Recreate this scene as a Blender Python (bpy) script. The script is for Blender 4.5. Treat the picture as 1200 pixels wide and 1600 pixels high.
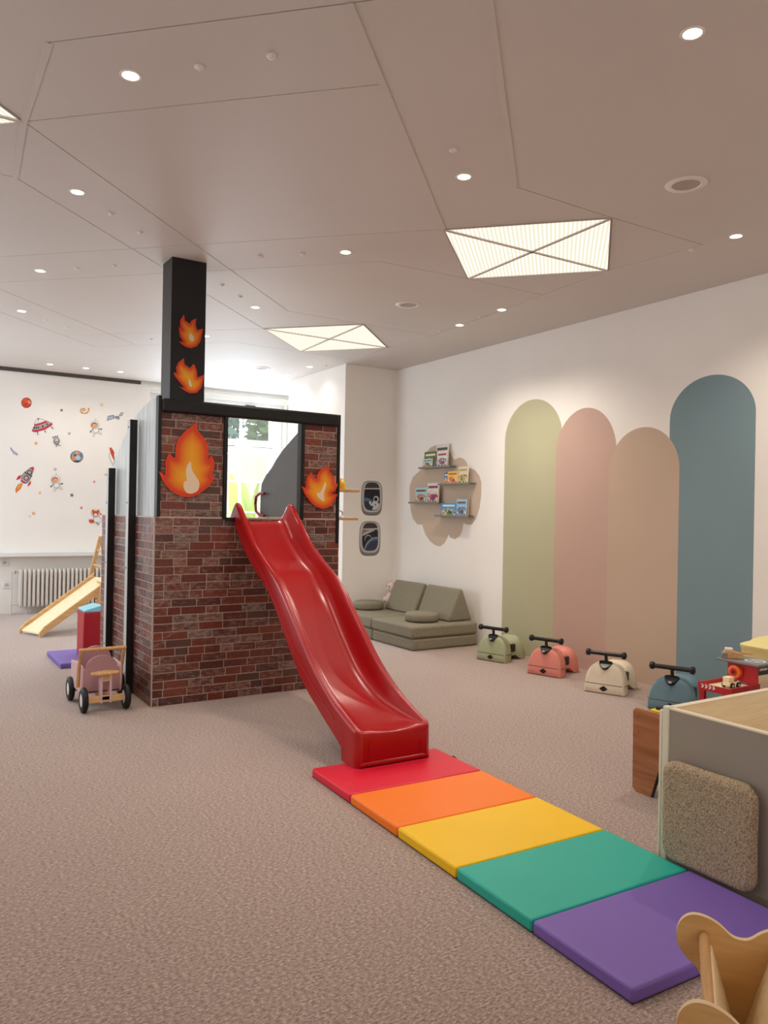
import bpy, bmesh, math, random
import numpy as np
from mathutils import Vector, Matrix
from mathutils.geometry import delaunay_2d_cdt

random.seed(7)
S = bpy.context.scene
for o in list(bpy.data.objects):
    bpy.data.objects.remove(o, do_unlink=True)
COL = S.collection

# ------------------------------------------------------------------ camera
YAW, PITCH, ROLL, F, EYE = 0.56729766, 0.00179264, 0.01816107, 1215.0, 1.5
_f = np.array([math.sin(YAW)*math.cos(PITCH), math.cos(YAW)*math.cos(PITCH), math.sin(PITCH)])
_r = np.array([math.cos(YAW), -math.sin(YAW), 0.0])
_u = np.cross(_r, _f)
RX = _r*math.cos(ROLL) + _u*math.sin(ROLL)
UP = -_r*math.sin(ROLL) + _u*math.cos(ROLL)
cd = bpy.data.cameras.new('camera')
cam = bpy.data.objects.new('camera', cd); COL.objects.link(cam)
cam.matrix_world = Matrix(((RX[0], UP[0], -_f[0], 0), (RX[1], UP[1], -_f[1], 0), (RX[2], UP[2], -_f[2], EYE), (0, 0, 0, 1)))
cd.sensor_fit = 'AUTO'; cd.sensor_width = 36.0; cd.lens = F/1600*36.0; cd.clip_start = 0.02; cd.clip_end = 300
S.camera = cam

# ------------------------------------------------------------------ world, daylight, exposure
S.view_settings.view_transform = 'Standard'; S.view_settings.look = 'None'
S.view_settings.gamma = 1.0; S.view_settings.use_curve_mapping = False
S.view_settings.exposure = 0.0
w = bpy.data.worlds.new('sky'); S.world = w; w.use_nodes = True
bg = w.node_tree.nodes['Background']; bg.inputs[0].default_value = (0.93, 0.97, 1.0, 1); bg.inputs[1].default_value = 1.35

def area(name, loc, rot, sx, sy, power, color):
    l = bpy.data.lights.new(name, 'AREA'); l.shape = 'RECTANGLE'; l.size = sx; l.size_y = sy
    l.energy = power; l.color = color
    o = bpy.data.objects.new(name, l); COL.objects.link(o); o.location = loc; o.rotation_euler = rot
    return o
# daylight entering by the three windows of the left wall and the window of the back wall
for y_, p_ in ((3.2, 2), (6.7, 20), (10.2, 85)):
    area('daylight_left', (-1.54, y_, 1.95), (0, math.radians(-90), 0), 1.86, 1.86, p_, (0.76, 0.89, 1.0))
area('daylight_back', (4.47, 12.36, 2.1), (math.radians(-90), 0, 0), 2.3, 2.4, 280, (0.76, 0.89, 1.0))
for x_ in (.2, 3.4):  # warm fill lamps added behind the camera, with no known source there
    area('front_fill', (x_, -2.54, 1.9), (math.radians(90), 0, 0), 1.86, 1.9, 16, (1.0, 0.84, 0.70))

# ------------------------------------------------------------------ measuring helpers (photo pixel -> point on a real plane)
def ray(px, py): return _f + (px-600)/F*RX - (py-800)/F*UP
def onx(px, py, X): d = ray(px, py); return Vector(d*(X/d[0])) + Vector((0, 0, EYE))
def ony(px, py, Y): d = ray(px, py); return Vector(d*(Y/d[1])) + Vector((0, 0, EYE))
def onz(px, py, Z): d = ray(px, py); return Vector(d*((Z-EYE)/d[2])) + Vector((0, 0, EYE))
def pxs(pts, ox, oy, s): return [(ox+a/s, oy+b/s) for a, b in pts]

# ------------------------------------------------------------------ materials
def lin(c):
    return tuple(((v/255)/12.92 if v/255 <= .04045 else ((v/255+.055)/1.055)**2.4) for v in c)
MATS = {}
def mat(name, rgb, rough=.55, spec=.5, metal=0., noise=0., nscale=8., bump=0., bscale=60., stretch=None, coat=0.):
    if name in MATS: return MATS[name]
    m = bpy.data.materials.new(name); m.use_nodes = True; nt = m.node_tree; N = nt.nodes; L = nt.links
    b = N['Principled BSDF']; c = lin(rgb)
    b.inputs['Base Color'].default_value = (*c, 1); b.inputs['Roughness'].default_value = rough
    b.inputs['Specular IOR Level'].default_value = spec; b.inputs['Metallic'].default_value = metal
    b.inputs['Coat Weight'].default_value = coat
    if noise or bump:
        tc = N.new('ShaderNodeTexCoord'); mp = N.new('ShaderNodeMapping')
        mp.inputs['Scale'].default_value = stretch or (1, 1, 1); L.new(tc.outputs['Object'], mp.inputs[0])
        if noise:
            n = N.new('ShaderNodeTexNoise'); n.inputs['Scale'].default_value = nscale; n.inputs['Detail'].default_value = 5
            L.new(mp.outputs[0], n.inputs['Vector'])
            r = N.new('ShaderNodeValToRGB')
            r.color_ramp.elements[0].position = .3; r.color_ramp.elements[1].position = .7
            r.color_ramp.elements[0].color = (*[max(0, v*(1-noise)) for v in c], 1)
            r.color_ramp.elements[1].color = (*[min(1, v*(1+noise)) for v in c], 1)
            L.new(n.outputs[0], r.inputs[0]); L.new(r.outputs[0], b.inputs['Base Color'])
        if bump:
            n2 = N.new('ShaderNodeTexNoise'); n2.inputs['Scale'].default_value = bscale; n2.inputs['Detail'].default_value = 4
            L.new(mp.outputs[0], n2.inputs['Vector'])
            bm_ = N.new('ShaderNodeBump'); bm_.inputs['Strength'].default_value = bump; bm_.inputs['Distance'].default_value = .01
            L.new(n2.outputs[0], bm_.inputs['Height']); L.new(bm_.outputs[0], b.inputs['Normal'])
    MATS[name] = m
    return m
def emit(name, rgb, strength):
    m = bpy.data.materials.new(name); m.use_nodes = True; N = m.node_tree.nodes
    e = N.new('ShaderNodeEmission'); e.inputs[0].default_value = (*lin(rgb), 1); e.inputs[1].default_value = strength
    m.node_tree.links.new(e.outputs[0], N['Material Output'].inputs[0]); MATS[name] = m
    return m

def carpet_material():
    m = bpy.data.materials.new('loop_carpet'); m.use_nodes = True; N = m.node_tree.nodes; L = m.node_tree.links
    b = N['Principled BSDF']; b.inputs['Roughness'].default_value = .95; b.inputs['Specular IOR Level'].default_value = .15
    b.inputs['Sheen Weight'].default_value = .5; b.inputs['Sheen Roughness'].default_value = .5
    tc = N.new('ShaderNodeTexCoord'); mp = N.new('ShaderNodeMapping'); mp.inputs['Scale'].default_value = (1, 1.8, 1)
    L.new(tc.outputs['Object'], mp.inputs[0])
    n = N.new('ShaderNodeTexNoise'); n.inputs['Scale'].default_value = 62; n.inputs['Detail'].default_value = 8; n.inputs['Roughness'].default_value = .8
    L.new(mp.outputs[0], n.inputs['Vector'])
    r = N.new('ShaderNodeValToRGB'); e = r.color_ramp.elements
    e[0].position = .36; e[0].color = (*lin((88, 68, 59)), 1); e[1].position = .66; e[1].color = (*lin((226, 202, 188)), 1)
    k = r.color_ramp.elements.new(.5); k.color = (*lin((160, 134, 121)), 1)
    L.new(n.outputs[0], r.inputs[0])
    n3 = N.new('ShaderNodeTexNoise'); n3.inputs['Scale'].default_value = 1.1; n3.inputs['Detail'].default_value = 2
    L.new(tc.outputs['Object'], n3.inputs['Vector'])
    hs = N.new('ShaderNodeHueSaturation'); mr = N.new('ShaderNodeMapRange')
    mr.inputs[3].default_value = .93; mr.inputs[4].default_value = 1.07
    L.new(n3.outputs[0], mr.inputs[0]); L.new(mr.outputs[0], hs.inputs['Value']); L.new(r.outputs[0], hs.inputs['Color'])
    L.new(hs.outputs[0], b.inputs['Base Color'])
    bp = N.new('ShaderNodeBump'); bp.inputs['Strength'].default_value = .7; bp.inputs['Distance'].default_value = .003
    L.new(n.outputs[0], bp.inputs['Height']); L.new(bp.outputs[0], b.inputs['Normal'])
    return m
def brick_material():
    m = bpy.data.materials.new('whitewashed_brick'); m.use_nodes = True; N = m.node_tree.nodes; L = m.node_tree.links
    b = N['Principled BSDF']; b.inputs['Roughness'].default_value = .4; b.inputs['Specular IOR Level'].default_value = .55
    oi = N.new('ShaderNodeObjectInfo'); at = N.new('ShaderNodeAttribute'); at.attribute_name = 'rnd'
    ad = N.new('ShaderNodeMath'); ad.operation = 'ADD'; L.new(oi.outputs['Random'], ad.inputs[0]); L.new(at.outputs['Fac'], ad.inputs[1])
    fr = N.new('ShaderNodeMath'); fr.operation = 'FRACT'; L.new(ad.outputs[0], fr.inputs[0])
    r = N.new('ShaderNodeValToRGB'); r.color_ramp.interpolation = 'LINEAR'; e = r.color_ramp.elements
    e[0].color = (*lin((84, 34, 26)), 1); e[1].color = (*lin((92, 60, 52)), 1)
    for p_, c_ in ((.3, (116, 48, 30)), (.5, (94, 40, 30)), (.7, (130, 58, 34)), (.85, (82, 44, 38))):
        k = r.color_ramp.elements.new(p_); k.color = (*lin(c_), 1)
    L.new(fr.outputs[0], r.inputs[0])
    g = N.new('ShaderNodeNewGeometry'); mp = N.new('ShaderNodeMapping'); mp.inputs['Scale'].default_value = (1, 1, 2.6)
    L.new(g.outputs['Position'], mp.inputs[0])
    n = N.new('ShaderNodeTexNoise'); n.inputs['Scale'].default_value = 22; n.inputs['Detail'].default_value = 8; n.inputs['Roughness'].default_value = .72
    L.new(mp.outputs[0], n.inputs['Vector'])
    # some bricks carry far more whitewash than others
    m7 = N.new('ShaderNodeMath'); m7.operation = 'MULTIPLY'; m7.inputs[1].default_value = 7.31; L.new(fr.outputs[0], m7.inputs[0])
    f7 = N.new('ShaderNodeMath'); f7.operation = 'FRACT'; L.new(m7.outputs[0], f7.inputs[0])
    mr = N.new('ShaderNodeMapRange'); mr.inputs[3].default_value = -.10; mr.inputs[4].default_value = .12; L.new(f7.outputs[0], mr.inputs[0])
    a7 = N.new('ShaderNodeMath'); a7.operation = 'ADD'; L.new(n.outputs[0], a7.inputs[0]); L.new(mr.outputs[0], a7.inputs[1])
    r2 = N.new('ShaderNodeValToRGB'); r2.color_ramp.elements[0].position = .50; r2.color_ramp.elements[1].position = .72
    r2.color_ramp.elements[1].color = (.8, .8, .8, 1)
    L.new(a7.outputs[0], r2.inputs[0])
    mx = N.new('ShaderNodeMix'); mx.data_type = 'RGBA'; L.new(r2.outputs[0], mx.inputs['Factor'])
    L.new(r.outputs[0], mx.inputs['A']); mx.inputs['B'].default_value = (*lin((164, 144, 134)), 1)
    n9 = N.new('ShaderNodeTexNoise'); n9.inputs['Scale'].default_value = 70; n9.inputs['Detail'].default_value = 4; L.new(mp.outputs[0], n9.inputs['Vector'])
    v9 = N.new('ShaderNodeMapRange'); v9.inputs[1].default_value = .35; v9.inputs[2].default_value = .65; v9.inputs[3].default_value = .62; v9.inputs[4].default_value = 1.2; L.new(n9.outputs[0], v9.inputs[0])
    hs = N.new('ShaderNodeHueSaturation'); L.new(mx.outputs['Result'], hs.inputs['Color']); L.new(v9.outputs[0], hs.inputs['Value'])
    L.new(hs.outputs[0], b.inputs['Base Color'])
    bp = N.new('ShaderNodeBump'); bp.inputs['Strength'].default_value = .25; bp.inputs['Distance'].default_value = .004
    L.new(n.outputs[0], bp.inputs['Height']); L.new(bp.outputs[0], b.inputs['Normal'])
    return m
def wood_material(name, c0, c1, axis='x', scale=6., rough=.45):
    m = bpy.data.materials.new(name); m.use_nodes = True; N = m.node_tree.nodes; L = m.node_tree.links
    b = N['Principled BSDF']; b.inputs['Roughness'].default_value = rough
    tc = N.new('ShaderNodeTexCoord'); mp = N.new('ShaderNodeMapping')
    mp.inputs['Scale'].default_value = {'x': (.8, 9, 9), 'y': (9, .8, 9), 'z': (9, 9, .8)}[axis]
    L.new(tc.outputs['Object'], mp.inputs[0])
    n = N.new('ShaderNodeTexNoise'); n.inputs['Scale'].default_value = scale; n.inputs['Detail'].default_value = 6; n.inputs['Distortion'].default_value = .8
    L.new(mp.outputs[0], n.inputs['Vector'])
    r = N.new('ShaderNodeValToRGB'); r.color_ramp.elements[0].position = .35; r.color_ramp.elements[1].position = .68
    r.color_ramp.elements[0].color = (*lin(c0), 1); r.color_ramp.elements[1].color = (*lin(c1), 1)
    L.new(n.outputs[0], r.inputs[0]); L.new(r.outputs[0], b.inputs['Base Color'])
    return m
def attr_material(name, rough=.5):
    m = bpy.data.materials.new(name); m.use_nodes = True; N = m.node_tree.nodes
    a = N.new('ShaderNodeAttribute'); a.attribute_name = 'paint'
    m.node_tree.links.new(a.outputs['Color'], N['Principled BSDF'].inputs['Base Color'])
    N['Principled BSDF'].inputs['Roughness'].default_value = rough
    return m
def diffuser_material():
    m = bpy.data.materials.new('ribbed_light_diffuser'); m.use_nodes = True; N = m.node_tree.nodes; L = m.node_tree.links
    tc = N.new('ShaderNodeTexCoord'); wv = N.new('ShaderNodeTexWave'); wv.wave_type = 'BANDS'; wv.bands_direction = 'DIAGONAL'
    mp = N.new('ShaderNodeMapping'); mp.inputs['Rotation'].default_value = (0, 0, math.radians(45)); L.new(tc.outputs['Object'], mp.inputs[0])
    wv.bands_direction = 'X'; wv.inputs['Scale'].default_value = 11.0; L.new(mp.outputs[0], wv.inputs['Vector'])
    r = N.new('ShaderNodeValToRGB'); r.color_ramp.elements[0].color = (.66, .61, .47, 1); r.color_ramp.elements[1].color = (.92, .88, .76, 1)
    L.new(wv.outputs[0], r.inputs[0])
    e = N.new('ShaderNodeEmission'); e.inputs[1].default_value = 1.35; L.new(r.outputs[0], e.inputs[0])
    L.new(e.outputs[0], N['Material Output'].inputs[0])
    return m
def glass_material():
    m = bpy.data.materials.new('window_glass'); m.use_nodes = True; N = m.node_tree.nodes; L = m.node_tree.links
    t = N.new('ShaderNodeBsdfTransparent'); g = N.new('ShaderNodeBsdfGlossy'); g.inputs['Roughness'].default_value = .02
    x = N.new('ShaderNodeMixShader'); x.inputs[0].default_value = .06
    L.new(t.outputs[0], x.inputs[1]); L.new(g.outputs[0], x.inputs[2]); L.new(x.outputs[0], N['Material Output'].inputs[0])
    return m

CARPET = carpet_material(); BRICK = brick_material(); PAINT = attr_material('painted_gradient'); DIFF = diffuser_material(); GLASS = glass_material()
WALL = mat('wall_paint', (246, 240, 233), .75, .3, noise=.015, nscale=2.5, bump=.06, bscale=120)
CEIL = mat('ceiling_panel_paint', (215, 207, 201), .6, .35, noise=.02, nscale=1.3, bump=.02, bscale=60)
CEILB = mat('ceiling_backing', (206, 198, 192), .8, .2)
MORTAR = mat('mortar', (190, 171, 158), .75, .3, noise=.18, nscale=30)
BLACK = mat('black_paint', (17, 17, 18), .45, .4, noise=.1, nscale=10)
PILLARM = mat('pillar_black_paint', (15, 15, 16), .38, .45, bump=.06, bscale=40)
GREYP = mat('grey_stained_panel', (186, 190, 190), .34, .6, noise=.22, nscale=3.2, stretch=(1, 7, .6))
GREYIN = mat('grey_inner_panel', (86, 88, 90), .5, .4, noise=.06, nscale=5)
STEEL = mat('brushed_metal', (170, 170, 170), .35, .5, metal=.8)
RED = mat('red_slide_plastic', (168, 12, 17), .26, .5, noise=.05, nscale=4, bump=.015, bscale=14)
WHITE = mat('white_lacquer', (236, 236, 234), .35, .4)
OFFW = mat('radiator_enamel', (222, 214, 204), .4, .4)
DARKTRIM = mat('dark_brown_trim', (78, 68, 62), .6)
CREAM = mat('cream_plastic', (228, 221, 200), .45)
MAPLE = wood_material('maple_ply', (250, 224, 180), (255, 240, 206), 'x')
PINE = wood_material('pine', (206, 160, 104), (230, 190, 138), 'x', 5)
PINEZ = wood_material('pine_upright', (196, 148, 92), (222, 180, 128), 'z', 5)
BEECH = wood_material('beech', (196, 146, 92), (218, 172, 118), 'y', 5)
WALNUT = wood_material('walnut_laminate', (140, 88, 54), (180, 124, 82), 'y', 2.2, .4)
CRADLE = wood_material('birch_ply_honey', (212, 166, 104), (228, 186, 126), 'x', 3, .42)
CRADEDGE = mat('birch_ply_edge', (232, 204, 160), .5)
BLK = mat('black_rubber', (18, 18, 19), .5, .4)
BLKP = mat('black_plastic', (14, 14, 15), .3, .5)
SOFA = mat('olive_grey_fabric', (140, 133, 115), .95, .1, noise=.16, nscale=90, bump=.35, bscale=240)
SHELFM = mat('grey_green_steel', (128, 131, 118), .45, .4)
PAGES = mat('book_pages', (232, 226, 214), .8, .2)
PINKP = mat('dusty_pink_paint', (190, 146, 152), .45, .4)
PINKL = mat('pale_pink_paint', (222, 182, 186), .45, .4)

# ------------------------------------------------------------------ geometry helpers
class MB:
    def __init__(s): s.v = []; s.f = []; s.m = []
    def add(s, vs, fs, mi=0):
        k = len(s.v); s.v += [tuple(p) for p in vs]; s.f += [tuple(i+k for i in q) for q in fs]; s.m += [mi]*len(fs); return s
    def box(s, x0, x1, y0, y1, z0, z1, mi=0):
        x0, x1 = min(x0, x1), max(x0, x1); y0, y1 = min(y0, y1), max(y0, y1); z0, z1 = min(z0, z1), max(z0, z1)
        return s.add([(x0,y0,z0),(x1,y0,z0),(x1,y1,z0),(x0,y1,z0),(x0,y0,z1),(x1,y0,z1),(x1,y1,z1),(x0,y1,z1)],
                     [(0,3,2,1),(4,5,6,7),(0,1,5,4),(1,2,6,5),(2,3,7,6),(3,0,4,7)], mi)
    def prism(s, poly, fn, d0, d1, mi=0):
        """poly: list of 2D points; fn(a, b, d) -> 3D point; d0 (front) .. d1 (back)"""
        n = len(poly); A = [fn(a, b, d0) for a, b in poly]; B = [fn(a, b, d1) for a, b in poly]
        return s.add(A+B, [tuple(range(n)), tuple(range(2*n-1, n-1, -1))] + [(i, i+n, (i+1) % n+n, (i+1) % n) for i in range(n)], mi)
    def tube(s, pts, r, n=8, mi=0, closed=False, caps=True):
        pts = [Vector(p) for p in pts]; m = len(pts); rings = []
        rr = r if isinstance(r, (list, tuple)) else [r]*m
        for i, p in enumerate(pts):
            a = pts[i-1] if (i > 0 or closed) else p; b = pts[(i+1) % m] if (i < m-1 or closed) else p
            t = (b-a).normalized(); ref = Vector((0, 0, 1)) if abs(t.z) < .9 else Vector((1, 0, 0))
            e1 = t.cross(ref).normalized(); e2 = t.cross(e1)
            rings.append([p+(e1*math.cos(2*math.pi*k/n)+e2*math.sin(2*math.pi*k/n))*rr[i] for k in range(n)])
        fs = []
        for i in range(m if closed else m-1):
            j = (i+1) % m
            fs += [(i*n+k, i*n+(k+1) % n, j*n+(k+1) % n, j*n+k) for k in range(n)]
        if caps and not closed: fs += [tuple(range(n-1, -1, -1)), tuple((m-1)*n+k for k in range(n))]
        return s.add([q for R_ in rings for q in R_], fs, mi)
    def lathe(s, prof, fn, n=24, mi=0, close=True):
        """prof: (radius, height); fn(x, y, h) -> 3D"""
        m = len(prof); vs = []; fs = []
        for r, h in prof:
            for k in range(n): vs.append(fn(r*math.cos(2*math.pi*k/n), r*math.sin(2*math.pi*k/n), h))
        for i in range(m-1): fs += [(i*n+k, i*n+(k+1) % n, (i+1)*n+(k+1) % n, (i+1)*n+k) for k in range(n)]
        if close: fs += [tuple(range(n-1, -1, -1)), tuple((m-1)*n+k for k in range(n))]
        return s.add(vs, fs, mi)
    def loft(s, rings, mi=0, caps=True):
        n = len(rings[0]); m = len(rings); fs = []
        for i in range(m-1): fs += [(i*n+k, i*n+(k+1) % n, (i+1)*n+(k+1) % n, (i+1)*n+k) for k in range(n)]
        if caps: fs += [tuple(range(n-1, -1, -1)), tuple((m-1)*n+k for k in range(n))]
        return s.add([p for R_ in rings for p in R_], fs, mi)
    def obj(s, name, mats, parent=None, smooth=False, bevel=0, seg=2, label=None, sub=0, recalc=True):
        me = bpy.data.meshes.new(name); me.from_pydata(s.v, [], s.f)
        for m in (mats if isinstance(mats, (list, tuple)) else [mats]): me.materials.append(m)
        for p, mi in zip(me.polygons, s.m): p.material_index = mi
        if recalc:
            b = bmesh.new(); b.from_mesh(me); bmesh.ops.recalc_face_normals(b, faces=b.faces); b.to_mesh(me); b.free()
        if smooth:
            for p in me.polygons: p.use_smooth = True
            try: me.set_sharp_from_angle(angle=math.radians(50))
            except Exception: pass
        o = bpy.data.objects.new(name, me); COL.objects.link(o)
        if parent: o.parent = parent
        if bevel:
            md = o.modifiers.new('bevel', 'BEVEL'); md.width = bevel; md.segments = seg; md.limit_method = 'ANGLE'; md.angle_limit = math.radians(40)
            for p in me.polygons: p.use_smooth = True
            try: me.set_sharp_from_angle(angle=math.radians(35))
            except Exception: pass
            md.harden_normals = False
        if sub:
            md = o.modifiers.new('sub', 'SUBSURF'); md.levels = sub; md.render_levels = sub
        if label: o['label'] = label
        return o
def tag(o, label, cat, group=None):
    o['label'] = label; o['category'] = cat
    if group: o['group'] = group
    return o
def thing(name, label, cat, loc=(0, 0, 0), rotz=0., group=None):
    o = bpy.data.objects.new(name, None); COL.objects.link(o); o.location = loc; o.rotation_euler = (0, 0, rotz)
    o.empty_display_size = .05
    return tag(o, label, cat, group)
def struct(o): o['kind'] = 'structure'; return o
def wall_holes(name, fn, a0, a1, b0, b1, holes, t0, t1, m):
    """wall in (a, b) with rectangular holes, thickness t0..t1; fn(a,b,t)->3D"""
    A = sorted({a0, a1, *[h[0] for h in holes], *[h[1] for h in holes]}); B = sorted({b0, b1, *[h[2] for h in holes], *[h[3] for h in holes]})
    mb = MB()
    solid = {}
    for i in range(len(A)-1):
        for j in range(len(B)-1):
            ca, cb = (A[i]+A[i+1])/2, (B[j]+B[j+1])/2
            if any(h[0] < ca < h[1] and h[2] < cb < h[3] for h in holes): continue
            mb.prism([(A[i],B[j]),(A[i+1],B[j]),(A[i+1],B[j+1]),(A[i],B[j+1])], fn, t0, t1)
    return struct(mb.obj(name, m))
def clip_convex(sub, clip):
    def inside(p, a, b): return (b[0]-a[0])*(p[1]-a[1])-(b[1]-a[1])*(p[0]-a[0]) >= 0
    def inter(p, q, a, b):
        x1,y1,x2,y2 = *p, *q; x3,y3,x4,y4 = *a, *b
        d = (x1-x2)*(y3-y4)-(y1-y2)*(x3-x4)
        if abs(d) < 1e-12: return q
        t = ((x1-x3)*(y3-y4)-(y1-y3)*(x3-x4))/d; return (x1+t*(x2-x1), y1+t*(y2-y1))
    ar = sum(clip[i-1][0]*clip[i][1]-clip[i][0]*clip[i-1][1] for i in range(len(clip)))
    if ar < 0: clip = clip[::-1]
    out = list(sub)
    for i in range(len(clip)):
        a, b = clip[i-1], clip[i]; inp, out = out, []
        for k in range(len(inp)):
            p, q = inp[k-1], inp[k]
            if inside(q, a, b):
                if not inside(p, a, b): out.append(inter(p, q, a, b))
                out.append(q)
            elif inside(p, a, b): out.append(inter(p, q, a, b))
        if not out: return []
    return out
def circ(cx, cy, r, n=20, ry=None, rot=0):
    ry = ry or r; c, s_ = math.cos(rot), math.sin(rot); P = []
    for k in range(n):
        x, y = r*math.cos(2*math.pi*k/n), ry*math.sin(2*math.pi*k/n); P.append((cx+x*c-y*s_, cy+x*s_+y*c))
    return P
def sup(cx, cy, a, b, e=.45, n=32):
    return [(cx+a*math.copysign(abs(math.cos(t))**e, math.cos(t)), cy+b*math.copysign(abs(math.sin(t))**e, math.sin(t))) for t in [2*math.pi*k/n for k in range(n)]]
def starp(cx, cy, r, n=5, inner=.42, rot=math.pi/2):
    return [(cx+(r if k % 2 == 0 else r*inner)*math.cos(rot+math.pi*k/n), cy+(r if k % 2 == 0 else r*inner)*math.sin(rot+math.pi*k/n)) for k in range(2*n)]
def stroke(pts, w):
    L, R_ = [], []
    for i, p in enumerate(pts):
        a = pts[max(i-1, 0)]; b = pts[min(i+1, len(pts)-1)]; dx, dy = b[0]-a[0], b[1]-a[1]; l = math.hypot(dx, dy) or 1
        L.append((p[0]-dy/l*w/2, p[1]+dx/l*w/2)); R_.append((p[0]+dy/l*w/2, p[1]-dx/l*w/2))
    return L+R_[::-1]
def smoothpts(P, it=2):
    for _ in range(it):
        Q = []
        for i in range(len(P)):
            a, b = P[i], P[(i+1) % len(P)]
            Q += [(.75*a[0]+.25*b[0], .75*a[1]+.25*b[1]), (.25*a[0]+.75*b[0], .25*a[1]+.75*b[1])]
        P = Q
    return P

XR, YB, YP, CZ = 5.80, 12.0, 8.84, 3.445      # right wall, back wall, pier front, ceiling
XL, YF = -1.5, -2.5

# ================================================================== SETTING
floor = struct(MB().box(XL, XR+.1, YF, YB+.1, -.1, 0).obj('floor', CARPET))
wall_right = struct(MB().box(XR, XR+.12, YF, YB, 0, CZ+.1).obj('wall_right', WALL))
FW = [(x-1.0, x+1.0, .9, 2.9) for x in (.2, 3.4)]  # made-up openings in the unseen front wall, added for the fill lamps
wall_front = wall_holes('wall_front', lambda a, b, t: (a, t, b), XL, XR, 0, CZ+.1, FW, YF-.25, YF, WALL)
WX0, WX1, WZ0, WZ1 = 3.36, 5.62, .95, 3.34
wall_back = wall_holes('wall_back', lambda a, b, t: (a, t, b), XL, XR, 0, CZ+.1, [(WX0, WX1, WZ0, WZ1)], YB, YB+.3, WALL)
LW = [(y-1.0, y+1.0, .95, 2.95) for y in (3.2, 6.7, 10.2)]
wall_left = wall_holes('wall_left', lambda a, b, t: (t, a, b), YF, YB, 0, CZ+.1, LW, XL-.25, XL, WALL)
wall_alcove = struct(MB().box(5.0, XR, YP, 10.55, 0, CZ+.02).obj('wall_alcove', WALL))

# ---- ceiling: backing + separate panels cut from the joint pattern, lying under it
ceiling = struct(MB().box(XL-.2, XR+.1, YF-.1, YB+.3, CZ+.014, CZ+.1).obj('ceiling', CEILB))
def SD(s, d): return ((s-d)/2, (s+d)/2)
s0, s1, s2, s3, s4, s5 = 4.04, 4.85, 7.44, 8.29, 11.02, 11.85
d0, d1, d2, d3, d4, d5 = .40, 1.14, 3.66, 4.42, 6.93, 7.73
A1, B1, C1, D1 = (3.16, 4.27), (3.925, 3.476), (4.75, 4.23), (3.99, 5.045)
A2, B2, C2, D2 = (3.33, 7.69), (4.09, 6.88), (4.905, 7.68), (4.18, 8.51)
A3 = SD(4.85, 3.76); B3 = SD(3.28, 3.76); C3 = SD(3.28, 5.33); D3 = SD(4.85, 5.33)
n1 = (.535, 3.515); n2 = (.60, 5.06); n3 = (3.09, 3.476); n4 = (3.17, 5.10); n5 = (3.23, 6.87); n6 = (3.32, 8.52)
e1, e2, e3, e4, e5 = (4.84, 2.35), (4.84, 3.45), (4.82, 5.03), (4.97, 6.86), (5.0, 8.55)
g1 = (3.03, 2.37)
SEGS = [(n1, SD(s0, d0)), (n1, (XL+.05, 3.515)), (n1, A3), (A3, n2), (n2, (XL+.05, 5.06)), (A3, SD(s1, d0)), (SD(s0, d1), A1), (SD(s0, d0), n3),
        (n3, B1), (B1, e2), (A1, SD(s2, d4)), (n4, SD(s3, d4)), (n4, D1), (D1, e3), (A3, n5), (n5, B2), (B2, e4), (n2, A2),
        (SD(s2, d4), SD(s5, d4)), (SD(s3, d5), SD(s5, d5)), (SD(s3, d5), SD(s3, d4)), (A2, SD(s4, d5)), (n6, SD(s5, d5)), (n6, D2), (D2, e5), (e1, e2), (e2, C1), (C1, e3), (e3, e4),
        (e4, C2), (C2, e5), (g1, e1), (g1, (3.0, YF+.05)), (e1, (4.84, YF+.05)), (SD(s2, d4), (XL+.05, 7.2)), (SD(s0, d0), (1.75, YF+.05))]
for q in ((A1, B1, C1, D1), (A2, B2, C2, D2), (A3, B3, C3, D3)): SEGS += [(q[i], q[(i+1) % 4]) for i in range(4)]
bnd = [(XL, YF), (XR, YF), (XR, YP), (5.0, YP), (5.0, 10.55), (XR, 10.55), (XR, YB), (XL, YB)]
SEGS += [(bnd[i], bnd[(i+1) % len(bnd)]) for i in range(len(bnd))]
def inpoly(p, poly):
    c = False
    for i in range(len(poly)):
        a, b = poly[i-1], poly[i]
        if (a[1] > p[1]) != (b[1] > p[1]) and p[0] < (b[0]-a[0])*(p[1]-a[1])/(b[1]-a[1])+a[0]: c = not c
    return c
_v = []; _e = []
for a, b in SEGS: _e.append((len(_v), len(_v)+1)); _v += [Vector(a), Vector(b)]
V2, E2, F2, _, oe, _ = delaunay_2d_cdt(_v, _e, [], 0, 1e-3)
cons = {frozenset(e) for e, src in zip(E2, oe) if src}
adj = {}
for fi, f in enumerate(F2):
    for k in range(len(f)): adj.setdefault(frozenset((f[k-1], f[k])), []).append(fi)
reg = [-1]*len(F2); nreg = 0
for i in range(len(F2)):
    if reg[i] >= 0: continue
    st = [i]; reg[i] = nreg
    while st:
        f = st.pop(); fv = F2[f]
        for k in range(len(fv)):
            e = frozenset((fv[k-1], fv[k]))
            if e in cons: continue
            for g in adj[e]:
                if reg[g] < 0: reg[g] = nreg; st.append(g)
    nreg += 1
SKY = [(A1, B1, C1, D1), (A2, B2, C2, D2), (A3, B3, C3, D3)]
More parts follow.
